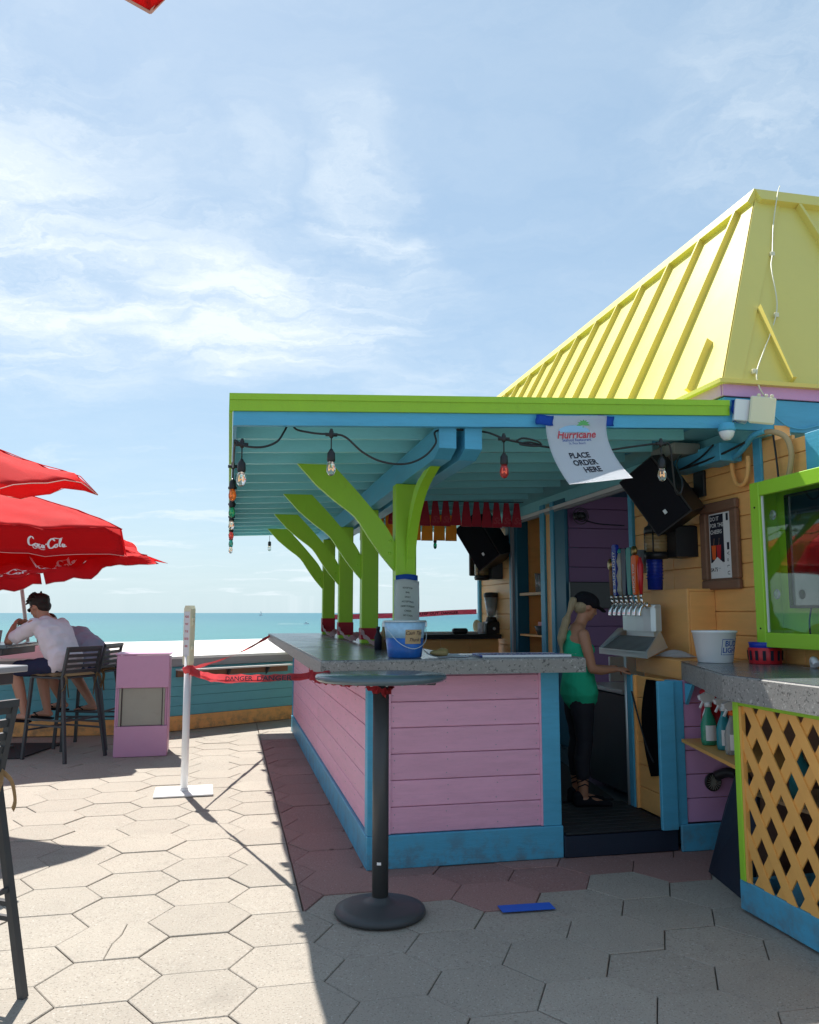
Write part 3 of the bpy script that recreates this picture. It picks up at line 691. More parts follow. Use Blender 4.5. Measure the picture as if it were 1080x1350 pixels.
kp('door_jamb', B(AW - .022, AW + .14, 1.40, 1.46, .12, 2.40, bev=.003), 'blue')
kp('wall_core', B(AW + .021, AW + .10, 4.26, 5.36, .12, 2.40), 'pale_orange'); wallrun(4.24, 5.36, .12, 2.35, 'pale_orange', h=.17)
kp('corner_post', B(AW - .03, AW + .12, 5.365, 5.44, .12, 2.40, bev=.004), 'blue')
for b0, b1, m, w_ in ((4.13, 4.235, 'blue', .03), (4.07, 4.125, 'greytrim', .055), (3.98, 4.06, 'deepblue', .03), (3.17, 3.28, 'blue', .04), (3.02, 3.165, 'orange', .02), (2.93, 3.015, 'blue', .04), (2.68, 2.925, 'deepblue', .03)):
    kp('trim_board', B(AW - w_, AW + .10, b0, b1, .12, 2.38, bev=.003), m)
kp('alcove_back', B(AW + .5, AW + .52, 3.0, 4.2, .12, 2.4), 'orange'); kp('alcove_side', B(AW + .1, AW + .499, 4.0, 4.02, .12, 2.4), 'orange')
kp('alcove_shelf', B(AW - .01, AW + .45, 3.29, 3.97, 1.50, 1.53, bev=.002), 'rawwood')
kp('alcove_shelf', B(AW - .01, AW + .45, 3.29, 3.97, 1.08, 1.10, bev=.002), 'orange')
# back room
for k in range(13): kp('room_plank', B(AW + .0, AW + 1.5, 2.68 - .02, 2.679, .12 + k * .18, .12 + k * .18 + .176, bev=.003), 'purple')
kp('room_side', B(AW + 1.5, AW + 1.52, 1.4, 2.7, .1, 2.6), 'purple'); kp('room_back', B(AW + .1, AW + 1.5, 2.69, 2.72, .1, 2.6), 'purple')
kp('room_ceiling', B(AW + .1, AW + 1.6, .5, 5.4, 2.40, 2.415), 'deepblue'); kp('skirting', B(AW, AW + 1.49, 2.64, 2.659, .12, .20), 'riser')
kp('head_board', B(AW - .03, AW - .001, .9, 4.9, 2.275, 2.335, bev=.003), 'greytrim'); kp('head_board', B(AW - .04, AW - .031, .9, 4.9, 2.30, 2.333), 'white')
kp('head_beam', B(AW - .02, AW + .14, -.26, 5.4, 2.345, 2.445), 'soffit')
kp('back_wall', B(AW + .52, AW + .6, 2.9, 6.4, .1, 2.6), 'orange')
kp('blue_batten', B(AW - .018, AW - .001, -.19, -.12, 2.06, 2.345, bev=.002), 'blue'); kp('blue_batten', B(AW - .018, AW - .001, -.80, -.575, 2.0, 2.285, bev=.002), 'blue')
# eave fascia and lilac trim
kp('front_fascia', B(2.005, 4.4, -.275, -.25, 2.365, 2.553, bev=.003), 'blue'); kp('side_fascia', B(2.005, 2.03, -.249, 6.8, 2.45, 2.553), 'blue')
kp('soffit', B(2.031, 4.4, -.249, 6.8, 2.449, 2.462), 'soffit')
kp('lilac_trim', B(1.99, 4.4, -.292, -.276, 2.556, 2.632, bev=.002), 'lilac'); kp('lilac_trim', B(1.985, 2.004, -.275, 6.8, 2.556, 2.632, bev=.002), 'lilac')
# mansard
A0, B0, Z0, S, RH, B1 = 1.99, -.29, 2.635, 1.08, 1.83, 8.0
def mp_(t_, b): return Vector((A0 + S * t_, b, Z0 + RH * t_))
bm = NB()
c = [(A0, B0, Z0), (A0 + S, B0 + S, Z0 + RH), (A0 + S, B1, Z0 + RH), (A0, B1, Z0), (A0 + 3.2, B0, Z0), (A0 + 3.2, B0 + S, Z0 + RH)]
v = [bm.verts.new(p) for p in c]; bm.faces.new((v[0], v[3], v[2], v[1])); bm.faces.new((v[0], v[1], v[5], v[4]))
v2 = bm.verts.new((A0 + 3.2, B1, Z0 + RH)); v3 = bm.verts.new((A0 + 3.2, B1, Z0)); bm.faces.new((v[1], v[2], v2, v[5])); bm.faces.new((v[0], v[4], v3, v[3])); bm.faces.new((v[3], v3, v2, v[2])); bm.faces.new((v[4], v[5], v2, v3))
bmesh.ops.recalc_face_normals(bm, faces=bm.faces[:]); kp('roof', bm, 'yellow')
nL = Vector((-RH, 0, S)).normalized(); nF = Vector((0, -RH, S)).normalized()
def seam(p, q, nrm, w=.024, h=.05):
    p = Vector(p) + nrm * (h / 2 - .002); q = Vector(q) + nrm * (h / 2 - .002); return bar(p, q, w, h, up=nrm)
b = .50
kp('roof_seam', seam(mp_(.015, .06), mp_(.215, .15), nL), 'yellow')
while b < B1 - .5:
    kp('roof_seam', seam(mp_(.015, b), mp_(.95, b + .41), nL), 'yellow'); b += .487
for a, t1 in ((2.45, .33), (3.30, .93), (4.15, .93)):
    kp('roof_seam', seam((a, B0 + S * .015, Z0 + RH * .015), (a + .06, B0 + S * t1, Z0 + RH * t1), nF), 'yellow')
top = lambda t_: (A0 + S * t_, B0 + S * t_, Z0 + RH * t_)
# flashings: hip angles, top cap, drip edge
kp('hip_flashing', extr([Vector(top(0)) + nF * .004, Vector(top(1)) + nF * .004, Vector(top(1)) + nF * .004 + Vector((.22, 0, 0)), Vector(top(0)) + nF * .004 + Vector((.12, 0, 0))], nF * .004), 'yellow')
kp('hip_flashing', extr([Vector(top(0)) + nL * .004, Vector(top(1)) + nL * .004, Vector(top(1)) + nL * .004 + Vector((0, .14, 0)), Vector(top(0)) + nL * .004 + Vector((0, .12, 0))], nL * .004), 'yellow')
e0 = mp_(.965, B0 + S - .05) + nL * .022; e1 = mp_(.965, B1) + nL * .022; kp('roof_cap', bar(e0, e1, .13, .05, up=nL), 'yellow')
f0 = Vector((A0 + S - .035, B0 + S * .965, Z0 + RH * .965)) + nF * .022; kp('roof_cap', bar(f0, f0 + Vector((2.2, 0, 0)), .13, .05, up=nF), 'yellow')
kp('roof_cap', B(A0 + S - .02, A0 + S + .2, B0 + S - .02, B1, Z0 + RH, Z0 + RH + .02), 'yellow')
kp('drip_edge', B(A0 - .04, A0 + .02, B0 - .04, B1, Z0 - .012, Z0 + .012), 'yellow'); kp('drip_edge', B(A0 + .021, A0 + 3.2, B0 - .04, B0 + .02, Z0 - .012, Z0 + .012), 'yellow')

# power cord down the mansard
cpts = [(A0 + S + .30, B0 + S - .09, Z0 + RH + .04)]
def onF(a, t_, lift=.02): return Vector((a, B0 + S * t_, Z0 + RH * t_)) + nF * lift
cpts = [onF(3.32, 1.06), onF(3.2, .97, .05), onF(3.03, .8), onF(2.86, .62), onF(2.78, .54), onF(2.66, .36), onF(2.52, .24), onF(2.36, .13), onF(2.22, .03, .03), Vector((2.20, -.33, 2.60)), Vector((2.24, -.34, 2.53))]
t = Thing('cord', 'pale power cord clipped down the yellow roof corner', 'cord', (2.22, -.3, 2.5), BF)
t.part('cable', tube(cr(cpts, 5), .0042, 6), 'cream')
for q in (onF(2.86, .62), onF(2.6, .3), onF(2.22, .04)): t.part('clip', B(-.015, .015, -.01, .01, -.015, .015, bev=.003, M=Matrix.Translation(q)), 'cream')
t = Thing('cord', 'thin turquoise wire running from the floodlight along the blue fascia', 'cord', (2.3, -.3, 2.4), BF)
t.part('cable', tube(cr([(2.26, -.30, 2.50), (2.32, -.30, 2.44), (2.4, -.295, 2.395), (2.5, -.29, 2.385), (2.62, -.29, 2.41), (2.8, -.29, 2.40)], 6), .005, 6), 'blue')
# floodlight
def box_m(M, *a, bev=.004): return B(*a, bev=bev, M=M)
Mf = Matrix.Translation((2.17, -.34, 2.455)) @ Matrix.Rotation(R(-22), 4, 'Z') @ Matrix.Rotation(R(8), 4, 'Y')
t = Thing('floodlight', 'cream weatherproof floodlight box on the corner of the blue fascia', 'light', (2.16, -.3, 2.4), BF)
t.part('housing', box_m(Mf, -.045, .075, -.045, .0, -.07, .07, bev=.012), 'cream'); t.part('lid', box_m(Mf, -.055, .083, -.062, -.046, -.08, .078, bev=.008), 'cream')
t.part('back_box', box_m(Mf, -.13, -.05, -.03, .05, -.065, .06, bev=.004), 'whitepl')
for dx in (-.02, .02, .05): t.part('hinge', box_m(Mf, dx, dx + .018, -.055, -.03, .079, .095, bev=.003), 'cream')
# dome camera
t = Thing('security_camera', 'white dome security camera under the end of the awning', 'camera', (1.975, -.33, 2.3), BF)
t.part('mount', lathe([(.045, 0), (.047, .012), (.04, .045), (.02, .05)], 20, (1.975, -.33, 2.335)), 'blue'); t.part('dome', lathe([(0, -.052), (.02, -.047), (.034, -.03), (.042, -.008), (.043, 0)], 20, (1.975, -.33, 2.335)), 'whitepl')
# blue tape wad at the awning end
single('tape_wad', 'crumpled blue painters tape at the right end of the lime fascia', 'tape', grid(lambda s, q: Vector((2.035 + .05 * s + .012 * math.sin(q * 9), -.30 - .012 * math.sin(s * 7 + q * 5), 2.40 + .13 * q)), 5, 8, .002), 'bluetape', (2.05, -.3, 2.4), BF)

# conduits and ducts on the wall
t = Thing('conduit', 'looping yellow and blue electrical conduits above the television box', 'conduit', (2.2, -.1, 2.1), BF)
t.part('loop', tube(cr([(2.265, .06, 2.30), (2.262, .06, 2.20), (2.262, .03, 2.11), (2.262, -.03, 2.085), (2.262, -.08, 2.12), (2.262, -.10, 2.2), (2.262, -.10, 2.25)], 6), .014, 8), 'orange', label='orange painted hanging loop')
t.part('pipe', tube(cr([(2.24, .10, 2.25), (2.22, -.05, 2.26), (2.2, -.18, 2.30), (2.18, -.27, 2.33), (2.2, -.35, 2.345)], 5), .017, 8), 'blue')
t.part('pipe', tube(cr([(2.2, -.26, 2.34), (2.22, -.38, 2.335), (2.25, -.46, 2.29), (2.26, -.49, 2.2), (2.26, -.47, 2.10), (2.26, -.43, 2.02)], 5), .016, 8), 'tan')
t.part('wire', tube(cr([(2.27, -.33, 2.34), (2.27, -.345, 2.22), (2.27, -.36, 2.05)], 4), .006, 6), 'blackpl')
t.part('wire', tube(cr([(2.2, .9, 2.32), (2.15, .6, 2.27), (2.12, .3, 2.25), (2.14, .0, 2.27), (2.18, -.2, 2.31)], 6), .007, 6), 'blackpl')
t.part('wire', tube(cr([(2.2, .8, 2.30), (2.13, .5, 2.25), (2.12, .2, 2.28), (2.1, .0, 2.33)], 6), .006, 6), 'blackpl')
t.part('duct_box', B(2.13, 2.28, -.02, .22, 2.235, 2.345, bev=.004), 'blue'); t.part('duct_box', B(2.15, 2.28, .225, .60, 2.25, 2.335, bev=.004), 'blue')
t.part('junction_box', B(2.05, 2.24, .36, .66, 2.345, 2.42, bev=.004), 'galv')

# ------------------------------------------------------------------ speakers and lanterns
def speaker(M, s, label):
    t = Thing('speaker', label, 'speaker', M.translation, BF)
    tp = [(-.16, -.14), (.16, -.14), (.16, .08), (.08, .17), (-.08, .17), (-.16, .08)]
    bmm = prism([(x * s, y * s) for x, y in tp], -.24 * s, .24 * s, bev=.006)
    xf(bmm, M); t.part('cabinet', bmm, 'blackpl')
    gq = B(-.15 * s, .15 * s, -.152 * s, -.142 * s, -.23 * s, .23 * s, bev=.004); xf(gq, M); t.part('grille', gq, 'blackcloth')
    lg = B(-.012 * s, .012 * s, -.158 * s, -.1525 * s, -.15 * s, -.12 * s, bev=.001); xf(lg, M); t.part('badge', lg, 'steel')
    br = bar(M @ Vector((0, .15 * s, 0)), Vector((2.29, M.translation.y + .05, M.translation.z + .02)), .04, .07); t.part('bracket', br, 'black')
    pl = B(2.275, 2.298, M.translation.y - .10, M.translation.y + .02, M.translation.z - .02, M.translation.z + .15, bev=.004); t.part('wall_plate', pl, 'black')
    return t
Ms = Matrix.Translation((2.04, .50, 2.10)) @ Matrix.Rotation(R(-62), 4, 'Z') @ Matrix.Rotation(R(-30), 4, 'Y') @ Matrix.Rotation(R(14), 4, 'X')
speaker(Ms, .92, 'large black tilted loudspeaker above the near lantern and tap handles')
Ms2 = Matrix.Translation((2.04, 4.35, 2.13)) @ Matrix.Rotation(R(-62), 4, 'Z') @ Matrix.Rotation(R(-28), 4, 'Y') @ Matrix.Rotation(R(14), 4, 'X')
speaker(Ms2, 1.15, 'black tilted loudspeaker hanging over the blender at the far wall')
single('wall_speaker', 'slim black panel hanging beside the far blue corner post', 'speaker', B(2.13, 2.25, 5.28, 5.33, 1.77, 2.2, bev=.01), 'blackpl', (2.19, 5.3, 1.77), BF)
def lantern(c, s, label):
    x, y, z = c
    t = Thing('lantern', label, 'lantern', (x, y, z), BF)
    t.part('base', lathe([(.03 * s, -.12 * s), (.075 * s, -.115 * s), (.082 * s, -.09 * s), (.075 * s, -.07 * s)], 20, c), 'blackpl')
    t.part('lens', lathe([(.07 * s, -.07 * s), (.075 * s, -.05 * s), (.075 * s, .04 * s), (.07 * s, .055 * s)], 20, c), 'amber')
    for k in range(5): t.part('lens_rib', lathe([(.0745 * s, -.055 * s + k * .022 * s), (.079 * s, -.05 * s + k * .022 * s), (.0745 * s, -.045 * s + k * .022 * s)], 20, c), 'amber')
    t.part('cap', lathe([(.075 * s, .056 * s), (.083 * s, .065 * s), (.078 * s, .10 * s), (.055 * s, .115 * s), (.045 * s, .165 * s), (.042 * s, .17 * s)], 20, c), 'blackpl')
    for q in range(4):
        an = math.pi / 4 + q * math.pi / 2; t.part('guard_bar', tube([(x + .079 * s * math.cos(an), y + .079 * s * math.sin(an), z - .09 * s), (x + .079 * s * math.cos(an), y + .079 * s * math.sin(an), z + .08 * s)], .005 * s, 6), 'black')
    t.part('wall_mount', prism([(x + .05 * s, y - .17 * s), (2.297, y - .19 * s), (2.297, y + .02 * s), (x + .05 * s, y - .02 * s)], z - .11 * s, z + .10 * s, bev=.01), 'blackpl')
    return t
lantern((2.10, .72, 1.80), 1.0, 'black ship lantern with ribbed amber lens below the near speaker')
lantern((2.12, 4.75, 1.83), 1.15, 'black ship lantern on the far wall above the blender')

# ------------------------------------------------------------------ side service counter
sc = Thing('service_counter', 'side counter with grey concrete top, orange lattice front and blue trim', 'counter', (1.75, -.3, 0), BF)
sp_ = sc.part
sp_('wood_ledge', prism([(1.92, .72), (1.85, .04), (2.29, .04), (2.29, .72)], .935, 1.04, bev=.004), 'orange')
sp_('concrete_slab', prism([(1.849, .037), (1.60, -.60), (2.29, -.60), (2.29, .037)], .935, 1.035, bev=.005), 'concrete')
sp_('concrete_slab', prism([(1.599, -.603), (1.472, -.95), (1.50, -2.6), (2.29, -2.6), (2.29, -.603)], .925, 1.038, bev=.005), 'concrete')
sp_('slab_top', prism([(1.843, .03), (1.48, -.945), (1.51, -2.59), (2.28, -2.59), (2.28, .03)], 1.0375, 1.0412), 'ctop')
sp_('blue_post', B(1.645, 1.745, -.055, -.028, .118, .934, bev=.004), 'blue'); sp_('blue_post', B(1.746, 1.81, -.04, .06, .13, .934, bev=.004), 'blue')
sp_('base_board', B(1.757, 2.3, -.06, -.041, 0, .145, bev=.004), 'blue')
for k in range(6): sp_('plank', B(1.812, 2.3, -.03, -.012, .148 + k * .132, .148 + k * .132 + .128, bev=.003), 'lilac')
for k in range(6): sp_('side_plank', B(1.762, 1.78, .062, .44, .13 + k * .134, .13 + k * .134 + .130, bev=.003), 'orange')
sp_('side_edge', B(1.735, 1.79, .442, .50, .13, .934, bev=.003), 'blue'); sp_('side_edge', B(1.745, 1.781, .425, .441, .13, .934, bev=.002), 'orange')
# lattice bay: plane a = 1.53, from b=-.95 towards the camera
LB0, LB1 = -.985, -2.45
sp_('base_board', B(1.527, 1.552, LB1, -.93, .01, .138, bev=.004), 'blue'); sp_('base_board', B(1.553, 2.28, -.955, -.93, .01, .138, bev=.004), 'blue')
sp_('lattice_frame', B(1.52, 1.56, -.985, -.945, .139, .924, bev=.003), 'limeside'); sp_('lattice_frame', B(1.525, 1.545, -1.003, -.986, .139, .90), 'lattice')
sp_('lattice_frame', B(1.527, 1.55, LB1, -.986, .903, .924), 'limeside')
def strip(c0, sgn, off):
    # clip a 45-60 degree strip into the bay rectangle
    zlo, zhi, blo, bhi = .139, .902, LB1, -.987
    sl = 1.45 * sgn; w = .0255
    pts = [(blo, zlo), (bhi, zlo), (bhi, zhi), (blo, zhi)]
    nrm = Vector((-sl, 1)).normalized()
    def side(p, d): return (p[0] * nrm.x + (p[1] - c0) * nrm.y) - d
    def cl(poly, d, less):
        out = []
        for i in range(len(poly)):
            p, q = poly[i], poly[(i + 1) % len(poly)]; sp0, sq0 = side(p, d), side(q, d); ip, iq = (sp0 < 0) == less, (sq0 < 0) == less
            if ip: out.append(p)
            if ip != iq: tt = sp0 / (sp0 - sq0); out.append((p[0] + (q[0] - p[0]) * tt, p[1] + (q[1] - p[1]) * tt))
        return out
    pl = cl(cl(pts, w, True), -w, False)
    if len(pl) < 3: return None
    return extr([(1.529 + off, p[0], p[1]) for p in pl], (.0065, 0, 0))
for sgn, off in ((1, 0.0), (-1, .0075)):
    c0 = -5.0
    while c0 < 6:
        s = strip(c0, sgn, off)
        if s: sp_('lattice_strip', s, 'lattice')
        c0 += .212
sp_('shelf', prism([(1.77, -.07), (1.56, -.93), (1.60, -.944), (2.1, -.944), (2.1, -.07)], .598, .615), 'lattice')
sp_('inner_back', B(2.1, 2.12, -2.4, -.1, .0, .92), 'wood'); sp_('inner_shelf', B(1.6, 2.09, -2.4, -.96, .50, .515), 'rawwood')
# small lit bracket under slab
sp_('bracket', extr([(1.815, -.05, .92), (1.815, -.13, .92), (1.815, -.05, .80)], (.02, 0, 0)), 'blue')

# bottles on the shelf
def spray(x, y, z, col, s, lab, capcol='whitepl', lbl=True):
    t = Thing('spray_bottle', lab, 'spray bottle', (x, y, z), BF, group='spray bottles on the service counter shelf')
    t.part('body', lathe([(.0, 0), (.038 * s, .002), (.042 * s, .02), (.042 * s, .10 * s), (.034 * s, .13 * s), (.018 * s, .165 * s), (.014 * s, .18 * s), (.014 * s, .19 * s)], 18, (x, y, z), sy=.72), col)
    t.part('collar', lathe([(.019 * s, .19 * s), (.019 * s, .215 * s)], 14, (x, y, z)), 'orangepl' if lab.startswith('clear') else capcol)
    h = extr([(x - .045 * s, y - .012, z + .225 * s), (x - .05 * s, y - .012, z + .245 * s), (x - .01 * s, y - .012, z + .262 * s), (x + .03 * s, y - .012, z + .255 * s), (x + .035 * s, y - .012, z + .235 * s), (x + .018 * s, y - .012, z + .21 * s), (x - .015 * s, y - .012, z + .21 * s)], (0, .024, 0)); t.part('trigger_head', h, capcol)
    t.part('trigger', bar((x - .022 * s, y, z + .225 * s), (x - .045 * s, y, z + .185 * s), .012, .008), capcol)
    if lbl: t.part('label_sticker', grid(lambda a, b: Vector((x + .0428 * s * math.sin((a - .5) * 1.4 - .1), y - .0312 * s * math.cos((a - .5) * 1.4 - .1), z + .025 * s + b * .075 * s)), 8, 2), 'print')
    return t
spray(1.80, -.30, .615, 'greenliq', 1.06, 'green spray bottle with white trigger, leftmost on the shelf')
spray(1.79, -.46, .615, 'cyan', 1.04, 'aqua blue spray bottle between the green one and the clear one')
spray(1.745, -.60, .615, 'clearpl', 1.02, 'clear spray bottle with orange collar beside the lime frame')
single('red_tub', 'red lidded plastic tub behind the spray bottles under the slab', 'tub', lathe([(.0, 0), (.062, 0), (.07, .02), (.072, .12), (.068, .19), (.072, .19), (.074, .26), (.05, .285), (0, .29)], 24, (1.92, -.17, .625)), 'redpl', (1.92, -.17, .615), BF)
t = Thing('tonic_bottle', 'small white labelled bottle beside the green spray bottle', 'bottle', (1.86, -.22, .615), BF); t.part('body', lathe([(0, 0), (.026, 0), (.027, .15), (.012, .19), (.011, .23)], 16, (1.84, -.23, .615)), 'print'); t.part('cap', lathe([(.013, .23), (.013, .25), (0, .25)], 12, (1.84, -.23, .615)), 'ink')
# things glimpsed through the lattice
for i, (x, y, z, r, h, m, lab) in enumerate([(1.72, -1.12, .515, .045, .2, 'cyan', 'blue plastic jug behind the upper left of the lattice'), (1.75, -1.35, .515, .05, .22, 'clearpl', 'clear jug behind the lattice near the top'), (1.7, -1.1, .0, .07, .16, 'blue', 'blue tub low behind the left of the lattice'), (1.72, -1.4, .0, .07, .20, 'whitepl', 'white tub low behind the lattice middle'), (1.8, -1.6, .0, .09, .3, 'blackpl', 'dark canister low behind the lattice'), (1.72, -1.6, .515, .05, .24, 'redpl', 'red bottle behind the upper right of the lattice')]):
    single('stored_container', lab, 'container', lathe([(0, 0), (r, 0), (r * 1.02, h * .7), (r * .5, h * .85), (r * .35, h), (0, h)], 16, (x, y, z)), m, (x, y, z), BF)
# drain fan disc, hanging cloth and leaning board
t = Thing('wall_vent', 'round dark grille on the lilac planks below the bottle shelf', 'vent', (1.975, -.03, .36), BF)
Mv = Matrix.Translation((1.975, -.032, .365)) @ Matrix.Rotation(R(90), 4, 'X')
q = lathe([(0, 0), (.05, 0), (.052, .012), (.045, .02), (.044, .012), (0, .012)], 24); xf(q, Mv); t.part('ring', q, 'blackpl')
for k in range(9):
    an = k * math.pi / 9; c_, s_ = math.cos(an) * .044, math.sin(an) * .044; q = bar((-c_, -s_, .016), (c_, s_, .016), .003, .004); xf(q, Mv); t.part('grille_bar', q, 'galv')
t = Thing('hose', 'black hose hanging from the round wall grille', 'hose', (2.0, -.06, .38), BF)
t.part('hose_body', tube(cr([(1.99, -.05, .40), (2.03, -.12, .43), (2.06, -.20, .40), (2.03, -.25, .30), (1.95, -.28, .22), (1.90, -.30, .10)], 6), [.028] * 31, 10), 'blackpl')
t.part('cloth', grid(lambda s, q: Vector((2.0 + .09 * s + .008 * math.sin(q * 11 + s * 4), -.20 - .10 * q + .01 * math.sin(s * 14), .44 - .20 * q - .03 * s * math.sin(q * 8))), 8, 8, .006), 'blackcloth')
single('leaning_board', 'dark slate board leaning against the lattice frame corner', 'board', extr([(1.70, -.40, 0), (1.60, -.90, .0), (1.66, -.90, .50), (1.76, -.62, .58), (1.79, -.44, .34)], (.02, .004, 0)), 'riser', (1.66, -.6, 0), BF)
single('apron', 'black apron hanging on the orange side of the service counter', 'apron', grid(lambda s, q: Vector((1.748 - .012 * math.sin(q * 3) - .006 * math.sin(s * 9), .09 + .22 * s * (1 - .9 * abs(q - .38) ** 1.6) + .03 * q, .92 - .54 * q - .03 * s * q)), 8, 12, .006), 'blackcloth', (1.75, .15, .9), BF)

# on the ledge
single('towel', 'crumpled white bar towel with dark stripes on the orange ledge', 'towel', grid(lambda s, q: Vector((1.93 + .17 * q + .02 * math.sin(s * 6), .26 + .24 * s, 1.045 + .028 * max(0, math.sin(s * 3.1) * math.sin(q * 3.1)) * (1 + .5 * math.sin(s * 17 + q * 9)) + .003)), 22, 12, .003), 'paper', (2.0, .38, 1.04), BF)
def lettering(thing, s, size, O, X, Y, m='ink', **k): return thing.part('lettering', text_bm(s, size, O, X, Y, **k), m)
t = Thing('beer_bucket', 'white plastic beer bucket with blue lettering on the concrete counter', 'bucket', (1.96, -.14, 1.04), BF)
bc = (1.96, -.14, 1.042)
t.part('shell', lathe([(0, 0), (.092, 0), (.095, .004), (.119, .165), (.124, .168), (.124, .178), (.116, .178), (.092, .012), (0, .010)], 36, bc), 'whitepl')
def onbucket(c, r0, r1, h, ang):       # map text x,y onto a conical wall
    def f(v): 
        z = v.y; rr = r0 + (r1 - r0) * z / h + .0012; an = ang + v.x / rr
        return Vector((c[0] + rr * math.cos(an), c[1] + rr * math.sin(an), c[2] + z))
    return f
def wraptext(s, size, cx, cz, f, **k):
    bm = text_bm(s, size, (cx, cz, 0), (1, 0, 0), (0, 1, 0), **k); bmesh.ops.triangulate(bm, faces=bm.faces[:])
    for v in bm.verts: v.co = f(v.co)
    return bm
fb = onbucket(bc, .093, .119, .165, R(-70))
t.part('lettering', wraptext('BUD', .044, 0, .106, fb, bold=.02), 'blueink'); t.part('lettering', wraptext('LIGHT', .040, 0, .070, fb, bold=.02), 'blueink')
for x0, x1, y0, y1 in ((-.062, .062, .130, .133), (-.062, .062, .045, .048), (-.062, -.059, .048, .130), (.059, .062, .048, .130)):
    t.part('label_border', grid(lambda a, b, x0=x0, x1=x1, y0=y0, y1=y1: fb(Vector((x0 + (x1 - x0) * a, y0 + (y1 - y0) * b, 0))), 8, 1), 'blueink')
t = Thing('cup_caddy', 'blue and red plastic cup caddy under the television box', 'caddy', (2.2, -.30, 1.04), BF)
t.part('inner_cup', lathe([(0, 0), (.078, .002), (.082, .10), (.086, .118), (.078, .118)], 24, (2.16, -.31, 1.042)), 'cobalt'); t.part('outer_basket', lathe([(.083, 0), (.085, .004), (.090, .085), (.086, .088)], 24, (2.16, -.31, 1.042)), 'redpl')
for k in range(14):
    an = k * 2 * math.pi / 14; t.part('slot', bar((2.16 + .0885 * math.cos(an), -.31 + .0885 * math.sin(an), 1.062), (2.16 + .092 * math.cos(an), -.31 + .092 * math.sin(an), 1.115), .016, .002, up=(math.cos(an), math.sin(an), 0)), 'ink')
single('pipe_stub', 'short white plastic elbow pipe on the concrete counter at right', 'pipe', tube(cr([(2.22, -.62, 1.042), (2.2, -.64, 1.075), (2.16, -.70, 1.082), (2.15, -.73, 1.06)], 4), .018, 12), 'whitepl', (2.2, -.65, 1.04), BF)

# television box
tb = Thing('television_box', 'lime green wall cabinet with acrylic door around a television', 'cabinet', (2.3, -.8, 1.12), BF)
tp = tb.part; F0, F1 = 2.12, 2.275; bL, bR = -.30, -1.45; zB, zT = 1.135, 2.045
tp('frame_stile', B(F0, F0 + .025, bL - .078, bL, zB, zT, bev=.003), 'limeside'); tp('frame_stile', B(F0, F0 + .025, bR, bR + .08, zB, zT, bev=.003), 'limeside')
tp('frame_rail', B(F0, F0 + .025, bR + .081, bL - .079, zB, zB + .078, bev=.003), 'limeside'); tp('frame_rail', B(F0, F0 + .025, bR + .081, bL - .079, zT - .078, zT, bev=.003), 'limeside')
tp('side_panel', B(F0 + .026, F1, bL - .022, bL - .002, zB, zT), 'lime'); tp('side_panel', B(F0 + .026, F1, bR, bR + .02, zB, zT), 'lime')
tp('bottom_panel', B(F0 + .026, F1, bR + .021, bL - .023, zB, zB + .02), 'lime'); tp('top_panel', B(F0 + .026, F1, bR + .021, bL - .023, zT - .02, zT), 'lime')
tp('back_panel', B(F1 + .001, F1 + .02, bR, bL - .002, zB, zT), 'lime'); tp('acrylic_door', B(F0 + .018, F0 + .022, bR + .07, bL - .07, zB + .07, zT - .07), 'pane')
tp('door_edge', B(F0 + .012, F0 + .023, bL - .089, bL - .082, zB + .08, zT - .08), 'whitepl')
for z in (zB + .1, zT - .14): tp('screw', lathe([(0, 0), (.005, 0), (.004, .003), (0, .003)], 10, (0, 0, 0)).__class__ and xf(lathe([(0, 0), (.006, 0), (.004, .004), (0, .004)], 10), Matrix.Translation((F0 - .0005, bL - .04, z)) @ Matrix.Rotation(R(-90), 4, 'Y')), 'ink')
for z in (1.42, 1.85): tp('suction_spot', xf(lathe([(0, 0), (.028, 0), (.024, .004), (0, .004)], 20), Matrix.Translation((F0 + .024, bL - .16, z)) @ Matrix.Rotation(R(90), 4, 'Y')), 'clearpl')
tv = Thing('television', 'dark flat television inside the lime green cabinet', 'television', (2.26, -.85, 1.4), BF)
tv.part('bezel', B(2.225, 2.262, -1.36, -.445, 1.345, 1.965, bev=.005), 'blackpl'); tv.part('screen', B(2.2215, 2.2245, -1.345, -.46, 1.36, 1.95), 'screen'); tv.part('cable', tube(cr([(2.24, -.60, 1.345), (2.24, -.58, 1.27), (2.235, -.60, 1.19), (2.23, -.70, 1.17), (2.23, -.9, 1.175)], 6), .005, 6), 'ink')

# framed poster
po = Thing('poster', 'brown wooden framed drinks poster on the orange plank wall', 'poster', (2.29, .24, 1.46), BF)
fb0, fb1, fz0, fz1, fa = .052, .452, 1.465, 2.022, 2.262
for q in ((fb0, fb1, fz0, fz0 + .062), (fb0, fb1, fz1 - .062, fz1), (fb0, fb0 + .07, fz0 + .063, fz1 - .063), (fb1 - .07, fb1, fz0 + .063, fz1 - .063)): po.part('frame_board', B(fa, fa + .035, q[0], q[1], q[2], q[3], bev=.008), 'wood')
pa_, XX, YY = fa + .02, (0, -1, 0), (0, 0, 1)
def quad(a, b0, b1, z0, z1): return B(a, a + .0008, b0, b1, z0, z1)
po.part('mat_board', quad(pa_ + .004, fb0 + .06, fb1 - .06, fz0 + .05, fz1 - .05), 'wood')
pl, pr_, pz0, pz1 = fb1 - .085, fb0 + .085, fz0 + .072, fz1 - .072
po.part('poster_sheet', quad(pa_, pr_, pl, pz0, pz1), 'print'); po.part('dark_print', quad(pa_ - .001, pr_ + .075, pl - .008, pz0 + .10, pz1 - .008), 'ink')
y0 = (pr_ + .075 + pl - .008) / 2
